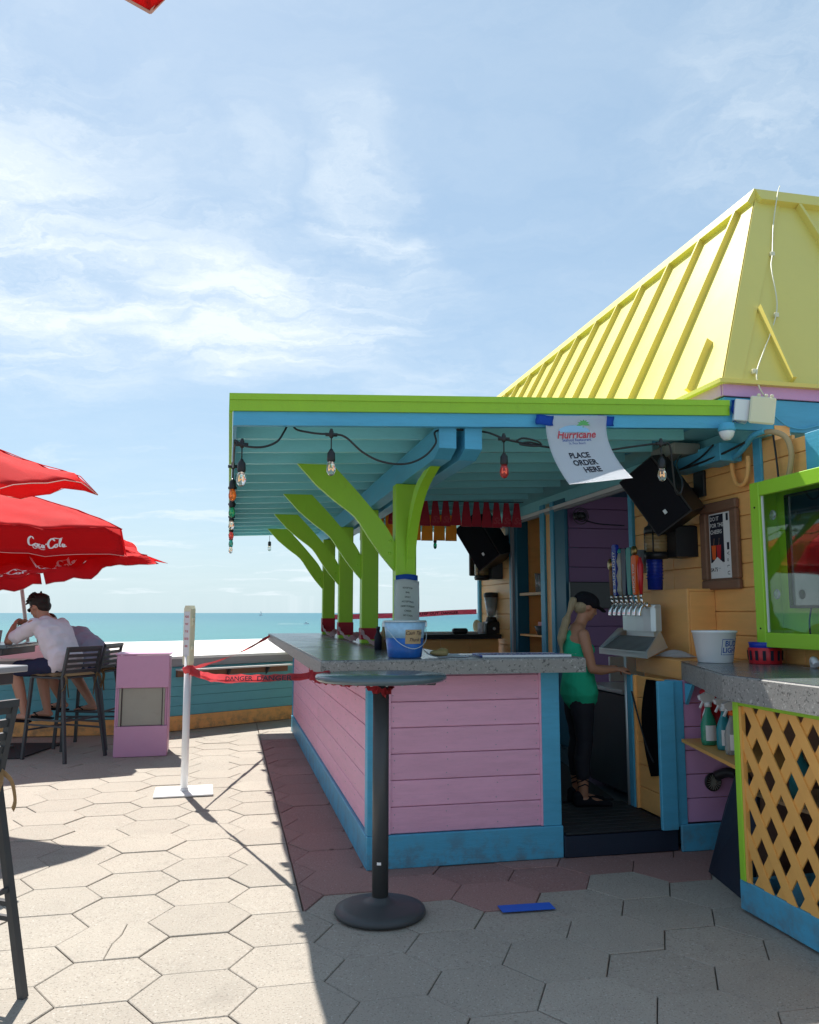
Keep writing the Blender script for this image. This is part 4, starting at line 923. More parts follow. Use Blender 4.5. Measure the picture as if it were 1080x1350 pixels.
for i, s in enumerate(('DO IT', 'FOR THE', 'CHEERS')): po.part('lettering', text_bm(s, .036, (pa_ - .002, pl - .014, pz1 - .035 - i * .042), XX, YY, bold=.012, align='LEFT'), 'print')
for i, (m, dy) in enumerate((('orangepl', 0), ('redpl', .055), ('orangepl', -.0))):
    cy_ = pl - .045 - dy; cz = pz0 + .17
    if i < 2:
        po.part('cup_print', extr([(pa_ - .0015, cy_ + .017, cz - .05), (pa_ - .0015, cy_ + .025, cz + .04), (pa_ - .0015, cy_ - .025, cz + .04), (pa_ - .0015, cy_ - .017, cz - .05)], (-.0006, 0, 0)), m)
        po.part('straw_print', bar((pa_ - .0018, cy_, cz + .04), (pa_ - .0018, cy_ - .008, cz + .085), .003, .0006, up=(1, 0, 0)), 'skin')
po.part('arrow_print', extr([(pa_ - .0025, pl - .008, pz0 + .03), (pa_ - .0025, pl - .008, pz0 + .09), (pa_ - .0025, y0, pz0 + .135), (pa_ - .0025, pr_ + .075, pz0 + .09), (pa_ - .0025, pr_ + .075, pz0 + .03)], (-.0006, 0, 0)), 'print')
po.part('lettering', text_bm('$4.75', .034, (pa_ - .0036, pl - .045, pz0 + .055), XX, YY, bold=.02), 'ink'); po.part('lettering', text_bm('16 oz\n1', .012, (pa_ - .0036, pl - .10, pz0 + .055), XX, YY), 'ink')
po.part('lettering', text_bm('V  o  L  U', .036, (pa_ - .0018, pr_ + .035, pz0 + .09), (0, 0, -1), (0, -1, 0)), 'ink')
for z in (pz1 - .03, pz0 + .20): po.part('bar_print', quad(pa_ - .0018, pr_ + .02, pr_ + .042, z - .025, z + .02), 'ink')

# ------------------------------------------------------------------ beer taps
tt = Thing('beer_tap_tower', 'stainless steel tap tower with a row of chrome faucets over the service counter', 'tap tower', (2.0, .75, 1.04), BF)
prof = [(1.97, .53), (1.945, .55), (1.93, .62), (1.925, .72), (1.93, .86), (1.945, .94), (1.97, .965), (2.01, .965), (2.01, .53)]
tt.part('tower', prism(prof, 1.20, 1.375, bev=.006), 'steel'); tt.part('tower_cap', prism([(x - .008 if x < 2.05 else x, y) for x, y in prof], 1.352, 1.362), 'steel')
tt.part('tower_foot', prism([(1.97, .56), (1.96, .92), (2.01, .92), (2.01, .56)], 1.165, 1.20), 'steel')
tt.part('tray_pan', extr([(1.94, .45, 1.165), (1.94, 1.0, 1.165), (1.735, .88, 1.075), (1.735, .23, 1.075)], (0, 0, -.008)), 'steel')
tt.part('tray_lip', extr([(1.735, .88, 1.085), (1.735, .23, 1.085), (1.735, .23, 1.045), (1.735, .88, 1.045)], (.006, 0, 0)), 'steel')
tt.part('tray_side', extr([(1.735, .88, 1.045), (1.735, .88, 1.085), (1.94, 1.0, 1.215), (2.0, 1.0, 1.215), (2.0, 1.0, 1.10)], (.0, .006, 0)), 'steel'); tt.part('tray_side', extr([(1.735, .23, 1.045), (1.735, .23, 1.085), (1.95, .45, 1.21), (2.0, .45, 1.10)], (0, -.006, 0)), 'steel')
for k in range(14): tt.part('grate_bar', bar((1.745 + k * .0145, .27 + k * .0155, 1.082 + k * .0063), (1.745 + k * .0145, .86 + k * .009, 1.082 + k * .0063), .003, .004), 'dgrey')
tt.part('drain_pipe', tube([(1.74, .52, 1.045), (1.74, .52, .13)], .010, 8), 'steel'); tt.part('drain_hose', tube(cr([(1.745, .5, .92), (1.74, .44, .82), (1.735, .36, .68), (1.732, .26, .52), (1.74, .2, .44)], 5), .006, 6), 'blackpl')
fy = [.955, .885, .815, .745, .675, .605, .535]
hand = [('crest', 'wood', .30), ('flat', 'cobalt', .40), ('knot', 'galv', .34), ('flat', 'navyhandle', .36), ('flat', 'teal', .36), ('flat', 'orangepl', .30), ('stub', 'redpl', .28)]
lab = ['dark tap handle with a round gold badge, leftmost of the row', 'blue tap handle with white vertical lettering', 'grey knotted novelty tap handle beside the blue one', 'dark navy paddle tap handle in the middle of the row', 'teal paddle tap handle left of the orange one', 'bright orange tap handle with round badge and white lettering', 'short red tap handle, rightmost of the row']
for i, y in enumerate(fy):
    fx = 1.925
    f_ = tt.part('faucet', tube(cr([(fx + .01, y, 1.365), (fx - .03, y, 1.37), (fx - .055, y, 1.355), (fx - .065, y, 1.325), (fx - .068, y, 1.30)], 4), .0115, 10), 'chrome')
    tt.part('collar', tube([(fx - .035, y, 1.368), (fx - .045, y, 1.40), (fx - .05, y, 1.42)], [.013, .010, .008], 10), 'chrome', parent=f_)
    tt.part('shank_nut', tube([(fx - .005, y, 1.367), (fx - .022, y, 1.369)], .019, 8), 'chrome', parent=f_)
    st, m, h = hand[i]; h *= .93; x = fx - .05; z = 1.42
    t = Thing('tap_handle', lab[i], 'tap handle', (x, y, z), BF, group='beer tap handles on the steel tower')
    t.part('ferrule', tube([(x, y, z - .005), (x, y, z + .02)], [.009, .012], 10), 'chrome')
    if st in ('flat',):
        t.part('paddle', prism([(-.018, -.02), (.0, -.024), (.018, -.02), (.018, .02), (0, .024), (-.018, .02)], 0, 1, bev=.0), m) if 0 else None
        q = NB(); ring = []
        for zz, w in ((0.02, .017), (.06, .023), (h * .45, .028), (h * .8, .034), (h * .97, .031), (h, .018)):
            ring.append([q.verts.new((x - .012 * ca, y + w * cb, z + zz)) for ca, cb in ((1, -1), (1, 1), (-1, 1), (-1, -1))])
        for A1, A2 in zip(ring, ring[1:]):
            for k in range(4): q.faces.new((A1[k], A1[(k + 1) % 4], A2[(k + 1) % 4], A2[k]))
        q.faces.new(ring[0][::-1]); q.faces.new(ring[-1]); bmesh.ops.recalc_face_normals(q, faces=q.faces[:]); t.part('paddle', q, m)
        if m == 'cobalt': t.part('lettering', text_bm('BUD LIGHT', .046, (x - .0135, y, z + h * .55), (0, 0, 1), (0, 1, 0), bold=.02), 'print'); t.part('tip_band', B(x - .0128, x - .012, y - .016, y + .016, z + .04, z + .06), 'print')
        if m == 'orangepl':
            t.part('lettering', text_bm('SHOCK TOP', .034, (x - .0135, y, z + h * .45), (0, 0, 1), (0, 1, 0), bold=.02), 'print')
            t.part('badge', xf(lathe([(0, 0), (.032, 0), (.032, .014), (0, .014)], 24), Matrix.Translation((x - .01, y, z + h + .03)) @ Matrix.Rotation(R(90), 4, 'Y')), 'brass')
    elif st == 'crest':
        t.part('stem', tube([(x, y, z + .02), (x, y, z + h * .6), (x, y, z + h * .75)], [.012, .016, .012], 10), m)
        t.part('badge', xf(lathe([(0, 0), (.040, 0), (.042, .006), (.040, .014), (0, .014)], 28), Matrix.Translation((x - .008, y, z + h * .85)) @ Matrix.Rotation(R(90), 4, 'Y')), 'brass')
    elif st == 'knot':
        t.part('stem', tube([(x, y, z + .02), (x, y, z + .05), (x, y + .006, z + .10), (x, y, z + .15), (x, y - .004, z + .20), (x, y, z + .25), (x, y, z + .32)], [.012, .026, .017, .027, .016, .025, .010], 12), m)
        t.part('finial', lathe([(0, 0), (.016, .008), (.018, .02), (.010, .035), (0, .04)], 12, (x, y, z + .30)), 'teal')
    elif st == 'round': t.part('stem', tube([(x, y, z + .02), (x, y, z + .15), (x, y, z + h * .9), (x, y, z + h)], [.010, .015, .018, .010], 10), m)
    else: t.part('stem', tube([(x, y, z + .02), (x, y, z + .12), (x, y, z + h * .8), (x, y, z + h)], [.010, .018, .02, .008], 10), m)
t = Thing('cup_sleeve', 'tall deep blue plastic sleeve of cups behind the orange tap handle', 'cup sleeve', (2.1, .60, 1.47), BF)
t.part('stack', lathe([(0, 0), (.050, 0), (.056, .24), (.052, .245), (0, .245)], 24, (2.10, .755, 1.476)), 'cobalt')
for k in range(7): t.part('cup_rim', lathe([(.0545, 0), (.060, .004), (.0545, .008)], 24, (2.10, .755, 1.55 + k * .022)), 'cobalt')
single('cup', 'clear plastic cup with straws behind the tap handles', 'cup', lathe([(0, 0), (.035, 0), (.05, .16), (.047, .16), (.033, .006), (0, .006)], 20, (2.1, .93, 1.60)), 'clearpl', (2.1, .93, 1.6), BF)
t = Thing('shelf_box', 'orange boxed-in shelf beside the tap tower', 'box', (2.2, .6, 1.04), BF)
t.part('front', B(2.10, 2.118, .36, .82, 1.041, 1.474, bev=.003), 'orange'); t.part('top', B(2.119, 2.298, .36, .82, 1.456, 1.474, bev=.003), 'orange'); t.part('side', B(2.119, 2.298, .36, .378, 1.041, 1.455, bev=.003), 'orange')
t = Thing('ice_cooler', 'steel under counter cooler behind the drain pipe', 'cooler', (2.0, .9, .12), BF)
t.part('body', B(1.83, 2.28, .72, 1.30, .14, .78, bev=.01), 'coolermetal'); t.part('lid', B(1.80, 2.29, .70, 1.32, .785, .815, bev=.006), 'steel'); t.part('backsplash', B(2.0, 2.28, 1.28, 1.30, .82, 1.0, bev=.003), 'steel')
single('wall_monitor', 'black flat panel on the purple back room wall behind the bartender', 'monitor', B(2.28, 2.86, 2.60, 2.64, 1.36, 1.60, bev=.006), 'blackpl', (2.5, 2.62, 1.35), BF)
t = Thing('wall_fan', 'round dark caged fan high on the purple wall', 'fan', (2.2, 2.5, 2.1), BF)
for k in range(3): t.part('cage_ring', xf(tube([(.075 * math.cos(a_ * math.pi / 9) * (1 - .3 * k), .075 * math.sin(a_ * math.pi / 9) * (1 - .3 * k), 0) for a_ in range(19)], .004, 6), Matrix.Translation((2.38, 2.56 - .02 * k, 2.20)) @ Matrix.Rotation(R(90), 4, 'X')), 'black')
t.part('motor', lathe([(0, -.04), (.05, -.03), (.06, .0), (.05, .03), (0, .04)], 16, (2.38, 2.58, 2.20)), 'blackpl'); t.part('cord', tube(cr([(2.43, 2.6, 2.17), (2.6, 2.64, 2.14), (2.85, 2.64, 2.13)], 5), .005, 6), 'ink')
# alcove oddments
for i, (b_, z_, h_, m, lb) in enumerate([(3.75, 1.53, .20, 'clearpl', 'tall clear glass on the alcove shelf'), (3.66, 1.53, .19, 'clearpl', 'second clear glass on the alcove shelf')]):
    single('drinking_glass', lb, 'glass', lathe([(0, 0), (.03, 0), (.036, h_), (.034, h_), (.028, .006), (0, .006)], 16, (2.42, b_, z_)), m, (2.42, b_, z_), BF)
single('shelf_radio', 'dark boxy device standing on the alcove shelf', 'radio', B(2.36, 2.5, 3.36, 3.52, 1.53, 1.86, bev=.01), 'blackpl', (2.43, 3.44, 1.53), BF)
t = Thing('utensil_basket', 'wire basket of small packets on the lower alcove shelf', 'basket', (2.4, 3.5, 1.1), BF)
t.part('basket', lathe([(0, 0), (.09, 0), (.12, .09), (.115, .09), (.086, .005), (0, .005)], 18, (2.40, 3.5, 1.10)), 'dgrey')
for k in range(6): t.part('packet', B(2.33 + k * .022, 2.345 + k * .022, 3.45, 3.55, 1.12, 1.23, bev=.001), ['redpl', 'print', 'blueink'][k % 3])

# ------------------------------------------------------------------ bunting of hanging plastic bags
def bunting(name, lab, a0, a1, b, zt, zb, n, m, marks):
    t = Thing('bunting', lab, 'bunting', ((a0 + a1) / 2, b, zt), BF)
    t.part('cord', tube(cr([(a0 - .05, b, zt + .01), ((a0 + a1) / 2, b, zt + .0), (a1 + .02, b, zt + .01)], 5), .004, 6), 'ink')
    w = (a1 - a0) / n
    for k in range(n):
        c = a0 + w * (k + .5); ph = random.uniform(-.008, .008); dz = random.uniform(-.008, .008)
        pr = [(-.22, zt), (.22, zt), (.36, zt - (zt - zb) * .45), (.49, zb + .02 + dz), (.46, zb + dz), (-.46, zb + dz), (-.49, zb + .02 + dz), (-.36, zt - (zt - zb) * .45)]
        if n < 9: pr = [(-.40, zt), (.40, zt), (.47, zb + dz), (-.47, zb + dz)]
        q = extr([(c + x * w + ph * (zt - z) * 3, b - .006 + ph, z) for x, z in pr], (0, .012, 0)); fl_ = t.part('flag', q, m)
        if k in marks:
            q = text_bm('St', (zt - zb) * .38, (c, b - .008 + ph, zb + (zt - zb) * .24), (1, 0, 0), (0, 0, 1), shear=.3, bold=.03); t.part('emblem', q, 'redink', parent=fl_)
    return t
bunting('b', 'row of dark red hanging plastic flags under the awning', .67, 1.97, 3.0, 2.36, 2.13, 13, 'bunred', (0, 4, 5, 10, 11, 12))
bunting('b', 'row of amber yellow hanging flags behind the red ones', .50, 1.50, 3.6, 2.30, 2.035, 8, 'bunyel', ())
for a_, m, lb in ((1.28, 'bulbgreen', 'green bulb dangling under the amber flags'), (.56, 'bulbred', 'red bulb dangling left of the nearest post')):
    t = Thing('hanging_bulb', lb, 'light bulb', (a_, 3.65, 2.1), BF)
    t.part('cord', tube([(a_, 3.65, 2.32), (a_, 3.65, 2.07)], .003, 6), 'ink'); t.part('socket', lathe([(.012, 0), (.016, -.005), (.018, -.05), (.014, -.055)], 12, (a_, 3.65, 2.08)), 'blackpl'); t.part('bulb', lathe([(.012, 0), (.018, -.025), (.017, -.05), (.008, -.065), (0, -.068)], 14, (a_, 3.65, 2.028)), m)

# ------------------------------------------------------------------ string lights
sl = Thing('string_lights', 'black festoon string of assorted bulbs along the awning edge', 'string lights', (0, -.31, 2.2), BF)
def festoon_bulb(x, y, z, m, s=1.0, n=16):
    """z = height of the cable at the joint"""
    sl.part('tee', xf(lathe([(.006, -.02), (.012, -.012), (.012, .012), (.006, .028)], 10), Matrix.Translation((x, y, z))), 'blackpl')
    sl.part('tee_arm', tube([(x - .03, y, z - .002), (x + .03, y, z - .002)], .0095, 8), 'blackpl')
    drop = .075 * s
    sl.part('lead', tube([(x, y, z - .01), (x, y, z - drop - .01)], .0035, 6), 'blackpl')
    zz = z - drop
    so = sl.part('socket', lathe([(.006, 0), (.013, -.012), (.0195, -.022), (.021, -.06), (.017, -.067)], n, (x, y, zz)), 'blackpl')
    sl.part('bulb', lathe([(.0145, -.066), (.02, -.082), (.0235, -.10), (.022, -.118), (.013, -.134), (0, -.139)], n, (x, y, zz), bm=None), m)
    sl.part('filament', tube(cr([(x - .006, y, zz - .085), (x - .008, y, zz - .112), (x, y, zz - .10), (x + .008, y, zz - .112), (x + .006, y, zz - .085)], 3), .0022, 5), 'filament', parent=so)
yf = -.325
cab = [(-.73, -.30, 2.165), (-.68, yf, 2.135), (-.60, yf, 2.135), (-.53, -.30, 2.17), (-.49, -.225, 2.24), (-.46, -.20, 2.30), (-.43, -.225, 2.255), (-.37, -.30, 2.225), (-.32, yf, 2.215), (-.26, yf, 2.215), (-.19, yf, 2.205), (-.10, yf, 2.13), (.0, yf, 2.085), (.12, yf, 2.078), (.22, yf, 2.12), (.29, -.30, 2.20), (.31, -.225, 2.28), (.45, -.20, 2.30), (.57, -.225, 2.29), (.60, -.30, 2.262), (.654, yf, 2.235), (.76, yf, 2.215), (.90, yf, 2.20), (1.06, yf, 2.185), (1.2, yf, 2.19), (1.4, yf, 2.225), (1.567, yf, 2.25), (1.62, yf, 2.24), (1.65, yf + .03, 2.12), (1.68, yf + .06, 2.00), (1.72, yf + .08, 1.985), (1.76, yf + .12, 2.06), (1.85, .0, 2.2), (2.0, .2, 2.3)]
sl.part('cable', tube(cr(cab, 6), .0055, 8), 'blackpl')
festoon_bulb(-.26, yf, 2.215, P['bulbclear']); festoon_bulb(.654, yf, 2.235, P['bulbred']); festoon_bulb(1.567, yf, 2.25, P['bulbclear']); festoon_bulb(-.70, -.30, 2.15, P['bulbclear'])
sl.part('knot', tube(cr([(.72, yf - .008, 2.222), (.76, yf - .012, 2.24), (.84, yf - .012, 2.226), (.86, yf - .008, 2.205), (.80, yf - .012, 2.20), (.74, yf - .008, 2.208), (.80, yf, 2.222), (.86, yf, 2.21)], 5), .005, 8), 'blackpl')
side = [(-.735, -.29, 2.17), (-.75, .0, 2.155)]
cs = ['bulborange', 'bulbgreen', 'bulbclear', 'bulbred', 'bulbteal', 'bulbclear', 'bulborange', 'bulbgreen']
bb = [.62, 1.5, 2.4, 3.3, 4.2, 5.1]
cp = [(-.735, -.29, 2.17)]; pb = -.3
for b_ in bb: cp += [(-.74, (pb + b_) / 2, 2.12), (-.74, b_, 2.20)]; pb = b_
sl.part('cable', tube(cr(cp, 5), .0055, 6), 'blackpl')
for b_, m in zip(bb, cs): festoon_bulb(-.74, b_, 2.20, P[m])
t = Thing('hanging_bulb', 'clear bulb dangling from the far edge of the awning', 'light bulb', (-.25, 5.9, 2.1), BF)
t.part('cord', tube([(-.27, 5.9, 2.27), (-.27, 5.9, 2.20)], .003, 6), 'ink'); t.part('socket', lathe([(.012, 0), (.019, -.01), (.02, -.05), (.016, -.055)], 12, (-.27, 5.9, 2.20)), 'blackpl'); t.part('bulb', lathe([(.014, 0), (.022, -.025), (.02, -.05), (.008, -.065), (0, -.068)], 14, (-.27, 5.9, 2.145)), 'bulbclear')

# ------------------------------------------------------------------ paper signs
ps = Thing('paper_sign', 'curling white paper sign taped to the front of the awning', 'sign', (1.1, -.31, 2.1), BF)
pw, ph_ = .355, .425
def psf(x, y):      # x in 0..1 , y 0 at the top .. 1 at the bottom
    h = max(0, y - .10)
    return Vector((.905 + (pw - .035 * y) * x - .02 * y, -.298 - .40 * h ** 1.7 * (1 + .12 * x) + .006 * math.sin(x * 5), 2.382 + .014 * x * (1 + 1.6 * y) - .432 * y))
ps.part('sheet', grid(psf, 14, 20, .0006), 'paper')
def pst(bm, cx, cy, sc_=1):     # text laid in sheet units onto the curl
    bmesh.ops.triangulate(bm, faces=bm.faces[:])
    for v in bm.verts:
        x, y = cx + v.co.x, cy - v.co.y; p = psf(x, y); e = .01; n_ = (psf(x + e, y) - p).cross(psf(x, y - e) - p).normalized(); v.co = p + n_ * .0016
    return bm
def T2(s, size, **k): return text_bm(s, size, (0, 0, 0), (1, 0, 0), (0, 1, 0), **k)
el = NB(); vs = [el.verts.new((.26 * math.cos(a_ * math.pi / 16), .10 * math.sin(a_ * math.pi / 16), 0)) for a_ in range(17)]; el.faces.new(vs)
ps.part('logo_print', pst(el, .46, .23), 'skyink')
for k in range(7):
    an = R(10 + k * 27); c_, s_ = math.cos(an), math.sin(an); q = NB(); L = .12
    vs = [q.verts.new(p) for p in ((0, 0, 0), (L * .5 * c_ - .016 * s_, L * .45 * s_ + .016 * c_, 0), (L * c_, L * .8 * s_ - .02, 0), (L * .5 * c_ + .016 * s_, L * .45 * s_ - .016 * c_, 0))]; q.faces.new(vs); pst(q, .62, .13)
    for v_ in q.verts: v_.co.y -= .0006
    ps.part('palm_print', q, 'greenink')
q = bar((0, 0, 0), (-.02, -.1, 0), .012, .0001); pst(q, .62, .14); ps.part('palm_print', q, 'greenink')
hq = pst(T2('Hurricane', .155, shear=.35, bold=.02), .48, .27)
for v_ in hq.verts: v_.co.y -= .0012
ps.part('lettering', hq, 'redink')
ps.part('lettering', pst(T2('Seafood Restaurant', .060, bold=.01), .48, .345), 'blueink'); ps.part('lettering', pst(T2('St. Pete Beach', .048), .48, .395), 'blueink')
for i, (s, cx) in enumerate((('PLACE', .44), ('ORDER', .47), ('HERE', .52))): ps.part('lettering', pst(T2(s, .115, bold=.035), cx, .585 + i * .115), 'ink')
for x0, x1, z0 in ((.845, .945, 2.325), (1.20, 1.30, 2.34)):
    ps.part('tape_piece', grid(lambda s, q, x0=x0, x1=x1, z0=z0: Vector((x0 + (x1 - x0) * s + .004 * math.sin(q * 20), -.302 - .001 * math.sin(s * 9), z0 + .055 * q + .003 * math.sin(s * 6))), 6, 4, .0008), 'bluetape')
rs = Thing('paper_sign', 'white payment notice taped around the nearest lime post', 'sign', (.36, .7, 1.2), BF)
def rsf(x, y): return Vector((.275 + .165 * x, .738 - .02 * math.cos((x - .45) * 2.6) - .004 * math.sin(y * 8 + x * 4), 1.525 - .275 * y + .008 * math.sin(x * 4)))
rs.part('sheet', grid(rsf, 10, 10, .0006), 'paper')
def rst(bm, cx, cy):
    bmesh.ops.triangulate(bm, faces=bm.faces[:])
    for v in bm.verts: p = rsf(cx + v.co.x, cy - v.co.y); v.co = p + Vector((0, -.0016, 0))
    return bm
for i, s in enumerate(('ROOFTOP', 'BAR', 'ONLY', 'ACCEPTING', 'DEBIT/CREDIT', 'CARDS', 'NO CASH')):
    q = text_bm(s, .085, (0, 0, 0), (1, 0, 0), (0, 1, 0), bold=.015); 
    for v_ in q.verts: v_.co.y *= .6
    rs.part('lettering', rst(q, .52, .20 + i * .105), 'ink')
rs.part('tape_piece', grid(lambda s, q: Vector((.285 + .145 * s, .735 - .012 * math.cos((s - .45) * 2.6), 1.52 + .035 * q + .01 * math.sin(s * 3))), 6, 3, .0008), 'bluetape')
rs.part('tape_piece', grid(lambda s, q: Vector((.285 + .145 * s, .738 - .012 * math.cos((s - .45) * 2.6), 1.195 + .055 * q)), 6, 3, .0008), 'bluetape')
single('tape_band', 'red tape wrapped round the foot of the nearest lime post', 'tape', B(.286, .429, .746, .864, 1.095, 1.19), 'redpl', (.36, .8, 1.08), BF)

# ------------------------------------------------------------------ things on the bar
tbk = Thing('tip_bucket', 'blue wave patterned tip bucket with handwritten card on the bar', 'bucket', (.19, -.02, 1.08), BF)
bc = (.195, .03, 1.081)
tbk.part('lower_shell', lathe([(0, 0), (.088, 0), (.092, .005), (.103, .105)], 32, bc), 'pooblue'); tbk.part('upper_shell', lathe([(.103, .105), (.1135, .19), (.110, .19), (.099, .106)], 32, bc), 'poosky')
tbk.part('rim', lathe([(.1135, .189), (.118, .190), (.118, .198), (.1135, .199)], 32, bc), 'steel')
fb2 = onbucket(bc, .090, .1145, .19, R(-84))
tbk.part('card', grid(lambda a, b: fb2(Vector((-.03 + .10 * a, .075 + .075 * b + .0 * a, 0))), 8, 3), 'tan')
def fb3(v): p = fb2(v); return p + Vector((.0, -.0015, 0))
tbk.part('lettering', wraptext('Cash Tips', .026, .02, .132, fb3, shear=.4), 'ink'); tbk.part('lettering', wraptext('Thank u', .026, .03, .096, fb3, shear=.4), 'ink')
tbk.part('handle', tube(cr([(bc[0] + .116, bc[1], bc[2] + .175), (bc[0] + .10, bc[1] - .07, bc[2] + .09), (bc[0] + .03, bc[1] - .112, bc[2] + .05), (bc[0] - .05, bc[1] - .10, bc[2] + .08), (bc[0] - .11, bc[1] - .03, bc[2] + .16)], 6), .002, 6), 'steel')
for sgn in (-1, 1): tbk.part('handle_lug', B(-.01, .01, -.008, .008, -.015, .015, bev=.002, M=Matrix.Translation((bc[0] + sgn * .114, bc[1], bc[2] + .178))), 'steel')
pp = Thing('papers', 'loose curled white receipts weighed down on the bar beside the tip bucket', 'papers', (.4, -.02, 1.08), BF)
pp.part('sheet', grid(lambda s, q: Vector((.30 + .24 * s - .03 * q, -.09 + .16 * q + .03 * s, 1.083 + .07 * max(0, .25 - s) * 2.6 * (.4 + q) + .012 * q * q)), 16, 10, .0008), 'paper')
pp.part('sheet', grid(lambda s, q: Vector((.36 + .23 * s + .05 * q, -.05 + .20 * q - .01 * s, 1.0815 + .004 * math.sin(s * 5))), 10, 6, .0008), 'paper')
pp.part('sheet', grid(lambda s, q: Vector((.50 + .22 * s, .0 + .17 * q, 1.0825 + .003 * math.sin(q * 6))), 8, 6, .0008), 'paper')
pb_ = NB(); ell(pb_, (.385, .02, 1.102), (.055, .04, .018)); ell(pb_, (.41, .03, 1.115), (.028, .022, .012)); single('sunglasses_pouch', 'small olive and tan pouch lying on the loose papers', 'pouch', merge(pb_, .006, 2, .004), 'leaf', (.39, .02, 1.09), BF)
bmx = Thing('bar_mat', 'blue printed rubber bar mat with white border on the bar end', 'bar mat', (.86, .0, 1.08), BF)
Mm = Matrix.Translation((.85, .05, 1.0805)) @ Matrix.Rotation(R(-4), 4, 'Z')
bmx.part('mat', box_m(Mm, -.235, .265, -.13, .13, 0, .011, bev=.003), 'cobalt')
for q in ((-.235, .265, -.131, -.1275), (-.22, .25, .112, .116)): bmx.part('border', box_m(Mm, q[0], q[1], q[2], q[3], .0005, .0122, bev=0), 'print')
for r_ in range(3):
    q = text_bm(('COLD BEER HERE', 'BUD LIGHT  BUD LIGHT', 'PLEASE DRINK RESPONSIBLY')[r_], .05, (0.01, .065 - r_ * .06, .0117), (1, 0, 0), (0, 1, 0), bold=.01); xf(q, Mm); bmx.part('lettering', q, 'print')
# bottles in a caddy behind the bucket
for i, (x, y, h, m, cm_, lb) in enumerate([(.215, .96, .13, 'ink', 'blackpl', 'dark condiment bottle peeking over the tip bucket rim'), (.26, 1.0, .15, 'amber', 'teal', 'brown bottle with teal cap peeking over the tip bucket'), (.32, .62, .17, 'redpl', 'whitepl', 'red and white squeeze bottle just left of the post notice')]):
    t = Thing('condiment_bottle', lb, 'bottle', (x, y, 1.08), BF); t.part('body', lathe([(0, 0), (.024, 0), (.025, h * .65), (.012, h * .85), (.011, h)], 16, (x, y, 1.08)), m); t.part('cap', lathe([(.013, h), (.014, h + .02), (0, h + .022)], 14, (x, y, 1.08)), cm_)
# rear counter: blender, speaker box, roll
bl = Thing('blender', 'black countertop blender with clear jug at the end of the rear counter', 'blender', (2.2, 4.8, 1.08), BF)
c = (2.235, 4.78, 1.081)
bl.part('base', prism([(c[0] - .09, c[1] - .10), (c[0] + .09, c[1] - .10), (c[0] + .09, c[1] + .1), (c[0] - .09, c[1] + .1)], 1.081, 1.22, bev=.02), 'blackpl'); bl.part('collar', lathe([(.07, .139), (.06, .165), (.055, .19)], 20, c), 'blackpl')
bl.part('jug', lathe([(.045, .19), (.052, .22), (.082, .42), (.078, .42), (.048, .222), (0, .2)], 20, c), 'clearpl'); bl.part('lid', lathe([(.084, .42), (.088, .425), (.088, .46), (.06, .475), (0, .478)], 20, c), 'blackpl')
bl.part('handle', tube(cr([(c[0] + .08, c[1], c[2] + .44), (c[0] + .13, c[1], c[2] + .43), (c[0] + .14, c[1], c[2] + .36), (c[0] + .13, c[1], c[2] + .28)], 5), .013, 8), 'blackpl'); bl.part('dial', xf(lathe([(0, 0), (.018, 0), (.015, .015), (0, .015)], 16), Matrix.Translation((c[0], c[1] - .10, 1.14)) @ Matrix.Rotation(R(90), 4, 'X')), 'steel')
t = Thing('napkin_roll', 'white roll standing beside the blender', 'roll', (2.10, 4.75, 1.08), BF); t.part('roll', lathe([(0, 0), (.04, 0), (.04, .13), (.015, .13), (.015, .12), (0, .12)], 20, (2.10, 4.75, 1.081)), 'paper')
single('radio', 'small black rounded portable speaker on the rear counter', 'portable speaker', B(1.77, 1.95, 4.76, 4.84, 1.081, 1.145, bev=.018), 'blackpl', (1.86, 4.8, 1.08), BF)
single('shell_ornament', 'pale round ornament behind the far corner post', 'ornament', ell(NB(), (2.20, 5.25, 1.16), (.05, .03, .08)), 'cream', (2.2, 5.25, 1.1), BF, smooth=True)

# ------------------------------------------------------------------ caution tape
def Wt(p): return BF.inverted() @ Vector(p)
knot = Vector((-1.655, 6.25, .90))
tp_ = Thing('caution_tape', 'red caution tape strung from the pole sign to the bar corners', 'caution tape', knot)
far = W(-.25, 5.3, 1.07); nearp = Vector((-.42, 3.92, 1.035))
tp_.part('strand', ribbon([knot, knot.lerp(far, .3) + Vector((0, 0, -.035)), knot.lerp(far, .6) + Vector((0, 0, -.04)), far], .036, (0, .3, 1), twist=2.6, jitter=.15), 'tape')
tp_.part('strand', ribbon([knot, knot.lerp(nearp, .25) + Vector((0, 0, -.04)), knot.lerp(nearp, .6) + Vector((0, 0, -.035)), knot.lerp(nearp, .85) + Vector((0, 0, -.02)), nearp + Vector((.05, .02, 0))], .045, (0, .2, 1), twist=.8, jitter=.12), 'tape')
tp_.part('strand', ribbon([knot + Vector((0, 0, -.02)), knot.lerp(nearp, .3) + Vector((0, 0, -.065)), knot.lerp(nearp, .7) + Vector((0, 0, -.045)), nearp + Vector((.0, .0, -.02))], .04, (0, .2, 1), twist=-1.5, jitter=.2), 'tape')
kb_ = NB(); 
for i in range(5): ell(kb_, knot + Vector((.012 * math.sin(i * 2), .01 * math.cos(i * 3), -.015 + .008 * i)), (.045, .032, .018), Matrix.Rotation(i, 3, 'Y'))
tp_.part('knot', merge(kb_, .008, 1, .006), 'tape')
tx = 'DANGER   DO NOT ENTER   DANGER'
L0, L1 = knot.lerp(nearp, .42) + Vector((0, 0, -.052)), nearp + Vector((-.02, .0, -.02)); dx = (L1 - L0); 
q = text_bm('DANGER  DANGER', .035, (0, 0, 0), (1, 0, 0), (0, 1, 0), bold=.02, align='LEFT')
